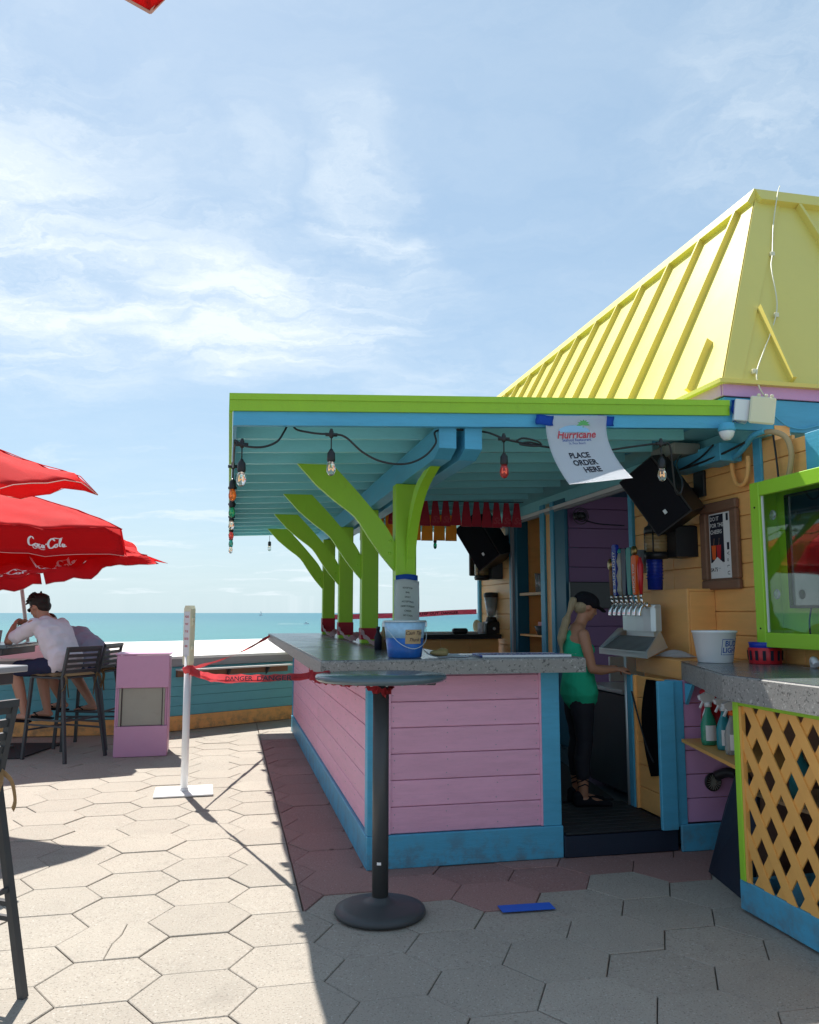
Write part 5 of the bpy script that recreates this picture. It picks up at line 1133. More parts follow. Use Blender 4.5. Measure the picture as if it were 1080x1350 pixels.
X_ = dx.normalized(); U_ = Vector((0, .15, 1)).normalized(); Nn = X_.cross(U_).normalized()
for v_ in q.verts: v_.co = L0 + X_ * v_.co.x * 4.2 + U_ * v_.co.y + Nn * .03
tp_.part('lettering', q, 'ink')
nd = NB()
tp_.part('wrap', ribbon([nearp + Vector((-.06, .05, -.0)), nearp + Vector((-.02, .0, -.02)), nearp + Vector((.05, -.02, -.025)), nearp + Vector((.14, 0, -.04)), nearp + Vector((.2, .03, -.03))], .06, (0, 0, 1), twist=.6, jitter=.3), 'tape')
for i in range(3):
    b0, b1 = PBs[i + 1], PBs[i]; a_ = .28
    t = Thing('caution_tape', ['faded caution tape wound between the two right hand lime posts', 'faded caution tape wound between the middle two lime posts', 'faded caution tape wound between the two farthest lime posts'][i], 'caution tape', (.28, b0, 1.15), BF)
    t.part('strand', ribbon([(a_, b0 - .02, 1.18), (a_ - .01, b0 + (b1 - b0) * .35, 1.12), (a_ - .01, b0 + (b1 - b0) * .7, 1.105), (a_, b1 + .06, 1.16)], .07, (0, 0, 1), twist=1.2, jitter=.2), 'fadedtape')
for i, b_ in enumerate(PBs[1:]):
    single('tape_band', ['dark red tape band low on the third lime post from the left', 'dark red tape band low on the second lime post from the left', 'dark red tape band low on the farthest lime post'][i], 'tape', B(.285, .43, b_ - .005, b_ + .115, 1.11, 1.20 + .03 * i), 'bunred', (.36, b_, 1.1), BF)
t = Thing('caution_tape', 'pink danger tape stretched across the sea view behind the rear counter', 'caution tape', (1.3, 5.4, 1.3), BF)
P0, P1 = Vector((.45, 5.35, 1.27)), Vector((2.24, 5.38, 1.335))
t.part('strand', ribbon([P0, P0.lerp(P1, .5) + Vector((0, 0, -.01)), P0.lerp(P1, .8), P1], .06, (0, 0, 1), twist=0, jitter=0), 'pinktape')
q = text_bm('DANGER  KEEP OUT  DANGER', .045, (0, 0, 0), (1, 0, 0), (0, 1, 0), bold=.02)
for v_ in q.verts: p = P0.lerp(P1, .66); v_.co = Vector((p.x + v_.co.x * 1.2, 5.366, p.z + v_.co.x * .042 + v_.co.y - .003))
t.part('lettering', q, 'ink')

# ------------------------------------------------------------------ round bar table in front
ht = Thing('high_table', 'round dark pedestal bar table standing in front of the pink bar', 'table', (-.13, 3.81, 0))
c = (-.13, 3.81, 0)
ht.part('base', lathe([(0, .004), (.198, .004), (.203, .012), (.198, .026), (.16, .038), (.08, .052), (.045, .06), (.04, .075), (0, .075)], 48, c), 'dgrey')
ht.part('column', lathe([(.0365, .07), (.0365, 1.0)], 28, c), 'dgrey'); ht.part('spider', B(-.22, .12, 3.77, 3.85, .995, 1.012, bev=.004), 'dgrey')
ht.part('top', lathe([(0, 1.013), (.285, 1.013), (.298, 1.022), (.300, 1.032), (.296, 1.040), (0, 1.041)], 64, c), 'greytop')
ht.part('sticker', grid(lambda s, q: Vector((-.13 + .0372 * math.cos(R(-112) + .5 * s), 3.81 + .0372 * math.sin(R(-112) + .5 * s), .215 + .012 * q)), 4, 1), 'print')
ht.part('tape_remains', ribbon([(-.19, 3.76, 1.0), (-.15, 3.765, .975), (-.10, 3.77, .965), (-.085, 3.79, .985), (-.12, 3.768, .945)], .05, (0, 0, 1), twist=1.5, jitter=.4), 'tape', label='scraps of red tape under the top')
for k in range(10): ht.part('edge_tack', xf(lathe([(0, 0), (.006, 0), (.004, .004), (0, .004)], 8), Matrix.Translation((-.13 + .25 * math.cos(3.5 + k * .27), 3.81 + .25 * math.sin(3.5 + k * .27), 1.008))), 'steel')
single('floor_tape', 'strip of blue painters tape stuck on the pavers', 'tape', xf(B(-.123, .123, -.042, .042, .0045, .0062), Matrix.Translation((.60, -.70, 0)) @ Matrix.Rotation(R(-2), 4, 'Z')), 'bluetape', (.6, -.7, 0), BF)

# ------------------------------------------------------------------ pole sign
bp = (-1.67, 6.27)
pg = Thing('pole_sign', 'white sign pole with a narrow panel and square base plate', 'sign', (bp[0], bp[1], 0), rot=0)
Mp = Matrix.Translation((bp[0], bp[1], 0)) @ Matrix.Rotation(R(14), 4, 'Z')
pg.part('base_plate', box_m(Mp, -.21, .21, -.17, .17, .002, .016, bev=.005), 'white')
pg.part('pole', xf(tube([(bp[0], bp[1], .016), (bp[0], bp[1], 1.0)], .027, 16), I4), 'greytrim' if 0 else 'whitepl')
pg.part('foot_collar', lathe([(.034, .016), (.034, .03), (.028, .034)], 16, (bp[0], bp[1], 0)), 'whitepl')
Mq = Matrix.Translation((bp[0], bp[1], 0)) @ Matrix.Rotation(R(-52), 4, 'Z')
hd = [( -.085, .93), (.085, .93), (.10, .96), (.10, 1.33), (.085, 1.36), (.05, 1.375), (-.05, 1.375), (-.085, 1.36), (-.10, 1.33), (-.10, .96)]
hd = [(-.055, .93), (.055, .93), (.065, .96), (.065, 1.35), (.045, 1.375), (-.045, 1.375), (-.065, 1.35), (-.065, .96)]
q = extr([(x, -.018, z) for x, z in hd], (0, .036, 0)); xf(q, Mq); pg.part('sign_frame', q, 'cream')
q = B(-.052, .052, -.0195, -.0185, 1.0, 1.33); xf(q, Mq); pg.part('notice', q, 'paper')
for k in range(5):
    q = text_bm(('PLEASE', 'WAIT', 'TO BE', 'SEATED', 'HERE')[k], .022, (0, -.0202, 1.29 - k * .055), (1, 0, 0), (0, 0, 1), bold=.02); xf(q, Mq); pg.part('lettering', q, 'redink')
for z in (1.06, 1.24, 1.27): q = B(.066, .082, -.012, .012, z - .015, z + .015, bev=.004); xf(q, Mq); pg.part('latch', q, 'cream')

# ------------------------------------------------------------------ pink bin
bn = Thing('waste_bin', 'pink painted litter bin cabinet with an open grey middle', 'bin', (-2.48, 7.98, 0))
Mb = Matrix.Translation((-2.495, 7.80, 0)) @ Matrix.Rotation(R(14), 4, 'Z')
bb_ = lambda *a, bev=.004: box_m(Mb, *a, bev=bev)
bn.part('lower_panel', bb_(-.235, .235, -.012, .012, .0, .275), 'binpink'); bn.part('side_panel', bb_(-.24, -.222, .013, .42, .0, .9), 'binpink'); bn.part('side_panel', bb_(.222, .24, .013, .42, .0, .9), 'binpink'); bn.part('back_panel', bb_(-.221, .221, .40, .42, .0, .9), 'binpink')
bn.part('upper_panel', bb_(-.235, .235, -.016, .012, .625, .925), 'binpink'); bn.part('top', bb_(-.25, .25, -.02, .43, .927, .942), 'binpink')
bn.part('opening_frame', bb_(-.205, -.185, -.004, .012, .276, .624), 'galv'); bn.part('opening_frame', bb_(.185, .205, -.004, .012, .276, .624), 'galv'); bn.part('liner', bb_(-.18, .18, .02, .035, .276, .624), 'galv'); bn.part('post', bb_(-.221, -.206, .0, .014, .276, .624), 'binpink'); bn.part('post', bb_(.206, .221, .0, .014, .276, .624), 'binpink')

# ------------------------------------------------------------------ bar stools (world frame, facing +x before turning)
def make_stool(label, M):
    t = Thing('bar_stool', label, 'bar stool', (0, 0, 0), group='slatted metal bar stools with tan seat pads')
    legs = [((.19, .19), (.22, .225)), ((.19, -.19), (.22, -.225)), ((-.19, .19), (-.315, .24)), ((-.19, -.19), (-.315, -.24))]
    for (tx_, ty), (bx_, by) in legs: t.part('leg', bar((bx_, by, 0), (tx_, ty, .73), .026, .026, up=(1, 0, 0)), 'dgrey')
    def lp(i, z): (tx_, ty), (bx_, by) = legs[i]; f = z / .73; return (bx_ + (tx_ - bx_) * f, by + (ty - by) * f, z)
    for i, j, z in ((0, 1, .26), (2, 3, .36), (0, 2, .31), (1, 3, .31), (0, 2, .36), (1, 3, .26)): t.part('rung', bar(lp(i, z), lp(j, z), .016, .016), 'dgrey')
    t.part('seat_frame', B(-.20, .20, -.20, .20, .725, .745, bev=.004), 'dgrey'); t.part('cushion', grid(lambda s, q: Vector((-.205 + .41 * s, -.205 + .41 * q, .750 + .035 * (1 - (2 * s - 1) ** 6) * (1 - (2 * q - 1) ** 6) + .004 * math.sin(s * 17))), 14, 14, .022), 'tan')
    up = [(-.19, .195), (-.19, -.195)]
    for (x_, y_) in up: t.part('back_post', bar((x_, y_, .73), (x_ - .055, y_, 1.0), .024, .024, up=(1, 0, 0)), 'dgrey')
    for k in range(5):
        f = .22 + k * .175; x_ = -.19 - .055 * f; z_ = .73 + .27 * f; t.part('back_slat', bar((x_, -.19, z_), (x_, .19, z_), .028, .012, up=(.95, 0, .2)), 'dgrey')
    t.part('back_slat', bar((-.246, -.207, 1.0), (-.246, .207, 1.0), .026, .026), 'dgrey')
    for sgn in (-1, 1):
        for d in (-1, 1): t.part('cushion_tie', ribbon([(-.20, .19 * sgn, .765), (-.235 - .01 * d, (.19 + .012 * d) * sgn, .73), (-.235 - .015 * d, (.19 + .03 * d) * sgn, .66), (-.225, (.19 + .045 * d) * sgn, .59 + .03 * d)], .02, (1, .2, 0), twist=.6, thick=.0015), 'tan')
    t.root.matrix_world = M; return t
def facing(p, ang): return Matrix.Translation((p[0], p[1], 0)) @ Matrix.Rotation(R(ang), 4, 'Z')
S1, A1 = (-3.22, 7.76), 156
st = make_stool('slatted bar stool with tied tan pad under the man in white', facing(S1, A1))
S2, A2 = (-3.24, 8.42), 176
copy_tree(st.root, facing(S2, A2), 'slatted bar stool under the man in grey beside the pink bin')
copy_tree(st.root, facing((-1.715, 2.90), 159), 'slatted bar stool in the left foreground, cut off by the frame')

# ------------------------------------------------------------------ tables at left
def table(org, rot, w, d, h, label, m='ltop', ped=.10):
    t = Thing('patio_table', label, 'table', (org[0], org[1], 0)); M = Matrix.Translation((org[0], org[1], 0)) @ Matrix.Rotation(R(rot), 4, 'Z')
    t.part('top', box_m(M, -w / 2, w / 2, -d / 2, d / 2, h - .035, h, bev=.005), m); t.part('apron', box_m(M, -w / 2 + .05, w / 2 - .05, -d / 2 + .05, d / 2 - .05, h - .10, h - .036), 'dgrey')
    t.part('pedestal', box_m(M, -ped, ped, -ped, ped, .03, h - .101), 'black'); t.part('base', box_m(M, -.30, .30, -.30, .30, .003, .03, bev=.006), 'dgrey')
    return t
table((-4.16, 7.95), 5, .92, .92, 1.03, 'dark square bar table the two men lean on', 'greytop')
table((-2.60, 4.32), -18, .80, .80, 1.035, 'grey square bar table at the left edge in front of the men', 'ltop', ped=.16)
t = Thing('drink_cup', 'plastic cup of cola on the men\'s table', 'cup', (-3.80, 7.62, 1.03)); t.part('cup', lathe([(0, 0), (.034, 0), (.048, .13), (.045, .13), (.031, .006), (0, .006)], 20, (-3.80, 7.62, 1.031)), 'clearpl'); t.part('drink', lathe([(0, .008), (.031, .008), (.043, .105), (0, .105)], 20, (-3.80, 7.62, 1.031)), 'cola')
single('phone_stand', 'dark object standing on the men\'s table by the elbow', 'object', B(-3.72, -3.60, 7.75, 7.8, 1.031, 1.09, bev=.008), 'blackpl', (-3.66, 7.78, 1.03)) if 0 else None
single('base_mat', 'dark rubber mat on the pavers under the men\'s table', 'mat', prism([(-4.6, 7.6), (-3.55, 7.65), (-3.5, 8.55), (-4.6, 8.5)], .003, .012), 'gasket', (-4, 8, 0))

# ------------------------------------------------------------------ people
def face_bits(t, M, s=1, ears=True): pass
def person(label, parts, M):
    """parts: list (name, bmesh, material)"""
    t = Thing('person', label, 'person', (0, 0, 0))
    for name, bm, m in parts: t.part(name, bm, m, smooth=True)
    t.root.matrix_world = M; return t
Y = Vector((0, 1, 0)); X = Vector((1, 0, 0)); Z = Vector((0, 0, 1))
def hand(bm, w, d, n_, s=1.0, curl=.9, thumb=1):
    """w wrist, d direction of the fingers, n_ palm normal; five separate bent fingers"""
    d = Vector(d).normalized(); n_ = Vector(n_); n_ = (n_ - d * n_.dot(d)).normalized(); sd_ = d.cross(n_) * thumb; w = Vector(w)
    limb(bm, [(w, .025 * s, .019 * s, sd_), (w + d * .045 * s, .038 * s, .014 * s, sd_), (w + d * .085 * s, .040 * s, .013 * s, sd_)], 12)
    for i, (o_, L) in enumerate(((.030, .066), (.010, .074), (-.011, .069), (-.030, .054))):
        p = w + d * .078 * s + sd_ * o_ * s; dd = d; pts = [(p, .0095 * s, .0095 * s, sd_)]
        for k in range(3):
            dd = (Matrix.Rotation(curl * .55, 3, sd_ * thumb) @ dd); p = p + dd * L * s / 2.6; pts.append((p, (.0092 - .001 * k) * s, (.009 - .001 * k) * s, sd_))
        limb(bm, pts, 8)
    p = w + d * .02 * s + sd_ * .03 * s; pts = [(p, .012 * s, .012 * s, d)]; dd = (d + sd_ * .9 + n_ * .4).normalized()
    for k in range(3): p = p + dd * .027 * s; dd = (dd + d * .35).normalized(); pts.append((p, (.011 - .001 * k) * s, (.011 - .001 * k) * s, n_))
    limb(bm, pts, 8); return bm
def head(bm, c, fwd, up, s=1.0):
    f = Vector(fwd).normalized(); u = Vector(up); u = (u - f * u.dot(f)).normalized(); l = u.cross(f)
    Mx = Matrix((f, l, u)).transposed(); c = Vector(c)
    g = lambda x, y, z: c + Mx @ (Vector((x, y, z)) * s)
    ell(bm, g(-.008, 0, .018), (.098 * s, .076 * s, .098 * s), Mx); ell(bm, g(.022, 0, -.045), (.066 * s, .056 * s, .068 * s), Mx); ell(bm, g(.052, 0, -.088), (.03 * s, .03 * s, .02 * s), Mx)
    ell(bm, g(.092, 0, -.022), (.016 * s, .011 * s, .022 * s), Mx); ell(bm, g(.098, 0, -.032), (.014 * s, .014 * s, .010 * s), Mx)
    ell(bm, g(.078, 0, -.062), (.014 * s, .022 * s, .007 * s), Mx); ell(bm, g(.076, 0, -.073), (.013 * s, .019 * s, .007 * s), Mx); ell(bm, g(.078, 0, .012), (.016 * s, .046 * s, .010 * s), Mx)
    for sg in (-1, 1): ell(bm, g(-.004, .077 * sg, -.012), (.020 * s, .008 * s, .032 * s), Mx); ell(bm, g(.045, .04 * sg, -.03), (.03 * s, .022 * s, .022 * s), Mx)
    return g, Mx
# man in white, seated, frame faces +x
def seated_man(shirt_m, short_m, label, M, slump, hair=True, leg_pose=0, arms=True):
    hipz = .835
    sh = Vector((.20 + .17 * slump, 0, 1.225 - .12 * slump)); ch = Vector((.13 + .09 * slump, 0, 1.10 - .05 * slump)); wa = Vector((.03, 0, .96)); hp = Vector((-.01, 0, hipz + .01))
    nk = sh + Vector((.07, 0, .055)); hc = nk + Vector((.065 + .05 * slump, 0, .10 - .07 * slump))
    skin = NB(); hf = (Vector((1, .10, -.42))); hu = Vector((.40, 0, 1))
    limb(skin, [(sh + Vector((.0, 0, .0)), .07, .06, Y), (nk, .058, .055, Y), (hc + Vector((-.03, 0, -.03)), .056, .056, Y)])
    limb(skin, [(wa, .13, .09, Y), (ch, .14, .09, Y), (sh, .12, .06, Y)])
    g, Mx = head(skin, hc, hf, hu)
    hands = []
    for sg in (-1, 1):
        s0 = sh + Vector((0, .185 * sg, -.015)); el_ = Vector((.40, .27 * sg, 1.055)); wr = Vector((.50, .10 * sg + .03, 1.20))
        if slump > .5: wr = Vector((.55, .05 * sg, 1.07))
        limb(skin, [(s0, .05, .05, Y), (s0.lerp(el_, .5), .044, .044, Y), (el_, .038, .038, Y)]); limb(skin, [(el_, .038, .038, Y), (el_.lerp(wr, .35), .041, .036, Y), (wr, .025, .022, Y)])
        hand(skin, wr, (wr - el_).normalized() + Vector((.25, -.35 * sg, .1)), (0, -sg, -.2), 1.0, 1.0, sg)
    for sg in (-1, 1):
        h0 = Vector((.02, .10 * sg, hipz)); kn = Vector((.44, .15 * sg, .80)); an = Vector((.30, .13 * sg, .40))
        if leg_pose == 1: kn = Vector((.40, .17 * sg, .78)); an = Vector((.14 + .10 * sg, .10 * sg, .42 + .02 * sg))
        limb(skin, [(h0, .085, .08, Y), (kn, .055, .055, Y)]); limb(skin, [(kn, .055, .055, Y), (kn.lerp(an, .35), .054, .056, Y), (an, .034, .036, Y)])
        ft = an + Vector((.15, 0, -.05)); limb(skin, [(an + Vector((-.035, 0, -.035)), .032, .028, Y), (an + Vector((.06, 0, -.035)), .042, .028, Y), (ft, .045, .016, Y)], 12)
        for k in range(5): limb(skin, [(ft + Vector((.02, (-.034 + k * .017) * 1, -.004)), .009, .009, Y), (ft + Vector((.050 - .004 * abs(k - (1 if sg < 0 else 3)), -.034 + k * .017, -.008)), .009, .008, Y)], 8)
        hands.append((an, ft))
    parts = [('body', merge(skin, .0075, 3), 'skin')]
    sb = NB()
    limb(sb, [(hp + Vector((-.02, 0, .0)), .185, .125, Y), (hp + Vector((-.035, 0, .06)), .182, .125, Y), (wa + Vector((-.015, 0, 0)), .180, .122, Y), (wa.lerp(ch, .55) + Vector((-.02, 0, 0)), .196, .125, Y), (ch + Vector((-.01, 0, .03)), .208, .118, Y), (sh + Vector((-.005, 0, -.02)), .19, .085, Y), (sh + Vector((.02, 0, .015)), .11, .060, Y)], 24)
    for sg in (-1, 1):
        s0 = sh + Vector((0, .16 * sg, -.02)); el_ = Vector((.40, .27 * sg, 1.055)); e2 = s0.lerp(el_, .70); limb(sb, [(s0, .072, .070, Y), (s0.lerp(e2, .5), .068, .066, Y), (e2, .070, .062, Y)])
    cuts = []
    parts.append(('shirt', merge(sb, .0075, 3, .009, None), shirt_m))
    so = NB()
    limb(so, [(Vector((-.04, 0, hipz - .02)), .17, .10, Y), (Vector((.03, 0, hipz - .01)), .17, .09, Y)])
    for sg in (-1, 1): h0 = Vector((.0, .095 * sg, hipz - .005)); kn = Vector((.44, .15 * sg, .80)); limb(so, [(h0, .10, .088, Y), (h0.lerp(kn, .5), .092, .082, Y), (h0.lerp(kn, .88), .088, .074, Y)])
    parts.append(('shorts', merge(so, .008, 2, .006), short_m))
    hb = NB()
    ell(hb, g(-.018, 0, .038), (.103, .086, .088), Mx); ell(hb, g(-.055, 0, -.01), (.055, .074, .075), Mx)
    for k in range(46):
        a_ = random.uniform(-2.6, 2.6); r_ = random.uniform(.3, 1); zc_ = .05 + .075 * (1 - r_ * r_)
        pos = Vector((-.01 + .085 * r_ * math.cos(a_) + .0, .075 * r_ * math.sin(a_), zc_)); dr_ = Vector((.6 * math.cos(a_) + .5, .5 * math.sin(a_), .35 + random.uniform(-.2, .3))).normalized()
        limb(hb, [(g(*pos), .012, .012, Y), (g(*(pos + dr_ * .03)), .009, .009, Y), (g(*(pos + dr_ * .05 + Vector((.006, 0, -.01)))), .004, .004, Y)], 6)
    parts.append(('hair', merge(hb, .0055, 1, .004), 'hair'))
    gb = NB()
    for sg in (-1, 1): ell(gb, g(.094, .032 * sg, -.004), (.006, .026, .019), Mx); limb(gb, [(g(.09, .058 * sg, .002), .003, .004, Z), (g(.0, .084 * sg, .0), .003, .004, Z)], 6)
    limb(gb, [(g(.098, -.012, .002), .003, .003, Z), (g(.098, .012, .002), .003, .003, Z)], 6)
    parts.append(('sunglasses', gb, 'blackpl'))
    fo = NB()
    for an, ft in hands:
        c0 = an + Vector((-.06, 0, -.068)); pts = [(c0.x + x_, c0.y + y_) for x_, y_ in ((0, -.03), (.08, -.036), (.19, -.048), (.26, -.04), (.275, 0), (.26, .04), (.19, .048), (.08, .036), (0, .03), (-.015, 0))]
        prism(pts, c0.z - .016, c0.z, fo); 
        for sg in (-1, 1): tube([(ft.x + .03, ft.y, ft.z + .012), (ft.x - .01, ft.y + .03 * sg, ft.z + .022), (ft.x - .07, ft.y + .042 * sg, ft.z - .0)], .007, 6, fo)
    parts.append(('sandals', fo, 'blackcloth'))
    return person(label, parts, M)
seated_man('shirtw', 'navy', 'seated man in white shirt, navy shorts and sunglasses leaning on table', facing((S1[0] - .02, S1[1]), A1), 0.0)
seated_man('shirtg', 'denim', 'seated man in grey shirt and blue shorts hunched over behind the first', facing((S2[0] + .03, S2[1] - .03), A2 - 12), 1.0, leg_pose=1)

# bartender
def bartender():
    s = .80                      # built at full height 1.66 then scaled about the feet
    V = lambda x, y, z: Vector((x, y, z)) * s
    def LB(bm, pts, n=16): return limb(bm, [(V(*p[0]), p[1] * s, p[2] * s, p[3]) for p in pts], n)
    sk = NB()
    LB(sk, [((0, 0, .92), .15, .10, Y), ((.0, 0, 1.05), .12, .085, Y), ((-.01, 0, 1.18), .13, .09, Y), ((-.01, 0, 1.30), .15, .085, Y), ((.0, 0, 1.36), .12, .06, Y)])
    LB(sk, [((.0, 0, 1.34), .06, .055, Y), ((.035, 0, 1.42), .048, .048, Y), ((.06, 0, 1.48), .045, .05, Y)])
    g, Mx = head(sk, V(.085, 0, 1.545), (1, 0, -.38), (.35, 0, 1), .93 * s)
    for sg in (-1, 1):
        LB(sk, [((.0, .165 * sg, 1.325), .048, .046, Y), ((.02, .195 * sg, 1.20), .040, .042, Y), ((.05, .20 * sg, 1.06), .034, .036, Y)])
        LB(sk, [((.05, .20 * sg, 1.06), .036, .036, Y), ((.13, .18 * sg, 1.045), .036, .034, Y), ((.27, .13 * sg, 1.05), .022, .020, Y)])
        hand(sk, V(.27, .13 * sg, 1.05), (1, -.3 * sg, .05), (0, -.3 * sg, -1), s, .8, sg)
        LB(sk, [((.0, .085 * sg, .90), .09, .095, Y), ((.0, .09 * sg, .72), .078, .08, Y), ((.012, .085 * sg, .50), .052, .056, Y), ((-.012, .085 * sg, .34), .052, .056, Y), ((-.005, .08 * sg, .10), .034, .036, Y)])
        LB(sk, [((-.03, .08 * sg, .05), .035, .03, Y), ((.08, .085 * sg, .04), .042, .03, Y), ((.17, .09 * sg, .025), .035, .018, Y)])
    parts = [('body', merge(sk, .0075, 3), 'skintan')]
    tb_ = NB()
    LB(tb_, [((.005, 0, .86), .200, .145, Y), ((.0, 0, .93), .186, .136, Y), ((.0, 0, 1.05), .150, .108, Y), ((-.005, 0, 1.16), .152, .112, Y), ((-.012, 0, 1.24), .15, .105, Y), ((-.02, 0, 1.29), .115, .08, Y)], 24)
    ell(tb_, V(.07, 0, 1.20), (.06 * s, .12 * s, .06 * s))
    for sg in (-1, 1): LB(tb_, [((.045, .085 * sg, 1.25), .028, .014, Y), ((.03, .09 * sg, 1.345), .026, .02, Y), ((-.05, .07 * sg, 1.33), .026, .018, Y), ((-.075, .045 * sg, 1.24), .03, .016, Y)], 10)
    parts.append(('tank_top', merge(tb_, .006, 2, .005), 'green'))
    lg = NB()
    LB(lg, [((.0, 0, .90), .165, .118, Y), ((0, 0, .84), .16, .11, Y)])
    for sg in (-1, 1): LB(lg, [((.0, .082 * sg, .88), .10, .108, Y), ((.0, .09 * sg, .72), .086, .090, Y), ((.014, .085 * sg, .50), .059, .064, Y), ((-.010, .085 * sg, .36), .059, .064, Y), ((-.008, .083 * sg, .24), .05, .054, Y)])
    # lattice cut-outs: crossed straps down the calves
    parts.append(('leggings', merge(lg, .0065, 2, .003), 'legging'))
    stp = NB()
    for sg in (-1, 1):
        for k in range(5):
            for d in (-1, 1):
                z0 = .12 + .035 * k; pts = []
                for j in range(7):
                    th_ = math.pi * j / 6 * d + math.pi / 2 * 1; rr = .036 + .045 * (z0 + .035 * j / 6); pts.append(V(-.006 + rr * math.cos(th_) * .95, .081 * sg + rr * math.sin(th_), z0 + .06 * j / 6))
                tube(pts, .005 * s, 5, stp)
    parts.append(('calf_straps', stp, 'legging'))
    cp = NB(); ell(cp, g(-.012, 0, .045), (.108 * s, .088 * s, .075 * s), Mx)
    limb(cp, [(g(.07, 0, .035), .062 * s, .009 * s, Y), (g(.12, 0, .028), .066 * s, .008 * s, Y), (g(.165, 0, .012), .05 * s, .007 * s, Y)], 16)
    parts.append(('cap', merge(cp, .005, 2), 'blackcloth'))
    hr = NB(); limb(hr, [(g(-.08, 0, .03), .03 * s, .03 * s, Y), (g(-.125, 0, .02), .032 * s, .026 * s, Y), (V(-.085, 0, 1.44), .036 * s, .030 * s, Y), (V(-.12, 0, 1.34), .040 * s, .030 * s, Y), (V(-.135, 0, 1.24), .036 * s, .024 * s, Y), (V(-.13, 0, 1.14), .014 * s, .012 * s, Y)])
    ell(hr, g(-.04, 0, -.02), (.06 * s, .074 * s, .06 * s), Mx); parts.append(('ponytail', merge(hr, .0045, 1, .007), 'blonde'))
    shs = NB()
    for sg in (-1, 1): LB(shs, [((-.055, .08 * sg, .035), .040, .035, Y), ((.04, .083 * sg, .04), .045, .036, Y), ((.13, .088 * sg, .028), .047, .026, Y), ((.20, .09 * sg, .022), .038, .02, Y)], 12); LB(shs, [((-.05, .08 * sg, .05), .038, .036, Y), ((-.045, .08 * sg, .085), .036, .04, Y)])
    parts.append(('shoes', merge(shs, .007, 2), 'blackcloth'))
    em = NB(); 
    person('woman bartender in green tank top and black cap with blonde ponytail', parts, BF @ Matrix.Translation((1.45, .60, .125)) @ Matrix.Rotation(R(-6), 4, 'Z'))
bartender()

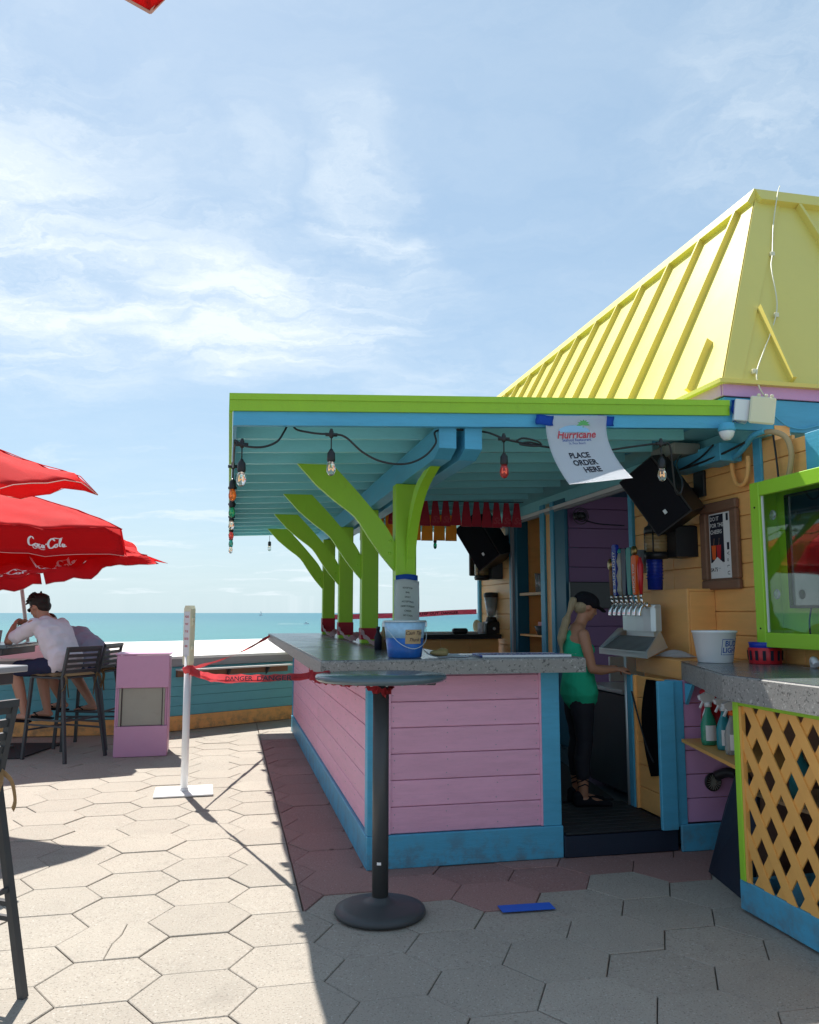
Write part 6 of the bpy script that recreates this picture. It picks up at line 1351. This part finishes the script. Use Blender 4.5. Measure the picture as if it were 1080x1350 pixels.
# ------------------------------------------------------------------ umbrellas
def umbrella(label, M, n, Rr, drop, val, rot0, seed, polelen, logos=(), pole_lean=None, wob=.04, sag=.06, scal=.10, pole=True, flare=.0, trim=True):
    t = Thing('patio_umbrella', label, 'umbrella', M.translation, group='red canvas patio umbrellas')
    def rib(k, tt): a_ = rot0 + 2 * math.pi * k / n; return Vector((Rr * tt * math.cos(a_), Rr * tt * math.sin(a_), -drop * (tt ** 1.15)))
    def S(k, s, tt):
        p = rib(k, tt).lerp(rib(k + 1, tt), s); w = 4 * s * (1 - s)
        p = p * 1.0; p.z -= sag * w * tt * .5
        p.x *= 1 - scal * w * tt ** 3; p.y *= 1 - scal * w * tt ** 3
        nz_ = noise.noise(Vector((p.x * 2.2 + seed, p.y * 2.2, seed))) + .5 * noise.noise(Vector((p.x * 6 + seed, p.y * 6, 3)))
        p.z += wob * tt * tt * nz_ + .006 * tt * noise.noise(Vector((p.x * 17, p.y * 17, seed))) + .010 * tt * math.sin(w * 9 + tt * 4) * (1 - w); return M @ p
    def V_(k, s, q):
        p0 = M.inverted() @ S(k, s, 1); d = Vector((p0.x, p0.y, 0)).normalized()
        fl_ = .25 + flare * (.5 + .5 * math.sin(7 * s + k * 2 + seed))
        p = p0 + Vector((0, 0, -val * q)) + d * (val * q * fl_ + .012 * math.sin(s * 13 + k) * q); return M @ p
    bm = NB()
    for k in range(n): grid(lambda s, tt, k=k: S(k, s, tt), 22, 18, 0, bm)
    bmesh.ops.remove_doubles(bm, verts=bm.verts[:], dist=.0008); bmesh.ops.recalc_face_normals(bm, faces=bm.faces[:]); bmesh.ops.solidify(bm, geom=bm.faces[:], thickness=.002)
    t.part('canopy', bm, 'red')
    if val:
        for k in range(n):
            t.part('valance', grid(lambda s, q, k=k: V_(k, .01 + .98 * s, q), 16, 4, .0015), 'red')
            if trim: t.part('hem', tube([V_(k, .01 + .98 * j / 16, 1.0) for j in range(17)], .0025, 5), 'redtrim')
    elif trim:
        for k in range(n): t.part('hem', tube([S(k, j / 16, 1.0) for j in range(17)], .003, 5), 'redtrim')
    for k in range(n): t.part('rib', tube([M @ (rib(k, tt / 6) + Vector((0, 0, -.012))) for tt in range(0, 7)][:-1], .008, 6), 'whitepl')
    for k in range(n): t.part('seam', tube([S(k, 0.0, tt / 12) + (M.to_3x3() @ Vector((0, 0, .003))) for tt in range(1, 13)], .0035, 5), 'red')
    for k in range(n): t.part('strut', tube([M @ (rib(k, .5) + Vector((0, 0, -.015))), M @ Vector((0, 0, -drop * .9 - .25))], .006, 6), 'whitepl')
    if pole: 
        e = M @ Vector((0, 0, -polelen)); t.part('pole', tube([M @ Vector((0, 0, .02)), e], .02, 12), 'whitepl')
    t.part('finial', ell(NB(), M @ Vector((0, 0, .03)), (.03, .03, .04), None, 10), 'whitepl')
    for (k, s0, s1, y0, hgt, where) in logos:
        if where == 'val':
            f = lambda x, y: (lambda p, d: p + d * .006)(V_(k, s0 + (s1 - s0) * x, 1 - (y0 + y * hgt)), (M.to_3x3() @ Vector((math.cos(rot0 + 2 * math.pi * (k + .5) / n), math.sin(rot0 + 2 * math.pi * (k + .5) / n), .1))).normalized())
        else:
            f = lambda x, y: S(k, s0 + (s1 - s0) * x, 1 - (y0 + y * hgt)) + (M.to_3x3() @ Vector((0, 0, 1))) * .008
        t.part('logo_lettering', script_bm(f), 'print')
    return t
def UM(p, tx=0, ty=0): return Matrix.Translation(p) @ Matrix.Rotation(R(tx), 4, 'X') @ Matrix.Rotation(R(ty), 4, 'Y')
UMBS = True
umbrella('large red umbrella nearest the camera among those at left', UM((-3.80, 5.55, 2.76), 4, 2), 4, 1.56, .50, 0, R(22), 1.7, 2.3, wob=.10, sag=.12, scal=.07, flare=.2, pole=False)
umbrella('red umbrella with white script logo on its hanging valance', UM((-4.42, 8.65, 2.66), 2, 0), 4, 1.60, .48, .27, R(-17), 4.2, 2.3, logos=((3, .62, .77, .30, 1.25, 'val'), (2, .3, .5, .15, .85, 'val')), wob=.05, sag=.03, scal=.03, pole=False)
umbrella('wind blown red umbrella tilted towards the camera over the men', UM((-4.22, 8.75, 2.13), 14, -3), 6, 1.36, .22, .10, R(4), 8.3, 1.17, logos=((4, .55, .95, .06, .20, 'top'), (5, .0, .4, .12, .3, 'top')), wob=.12, sag=.02, scal=.02, flare=2.0)
umbrella('red umbrella overhead of which only a scalloped tip shows at the top', UM((-.30, -.46, 2.422), 0, 0), 4, 1.33, .40, .0, R(90), 2.2, 2.44, wob=.02, sag=.04, scal=.0)
print('SCENE_DONE', npav, len(bpy.data.objects))
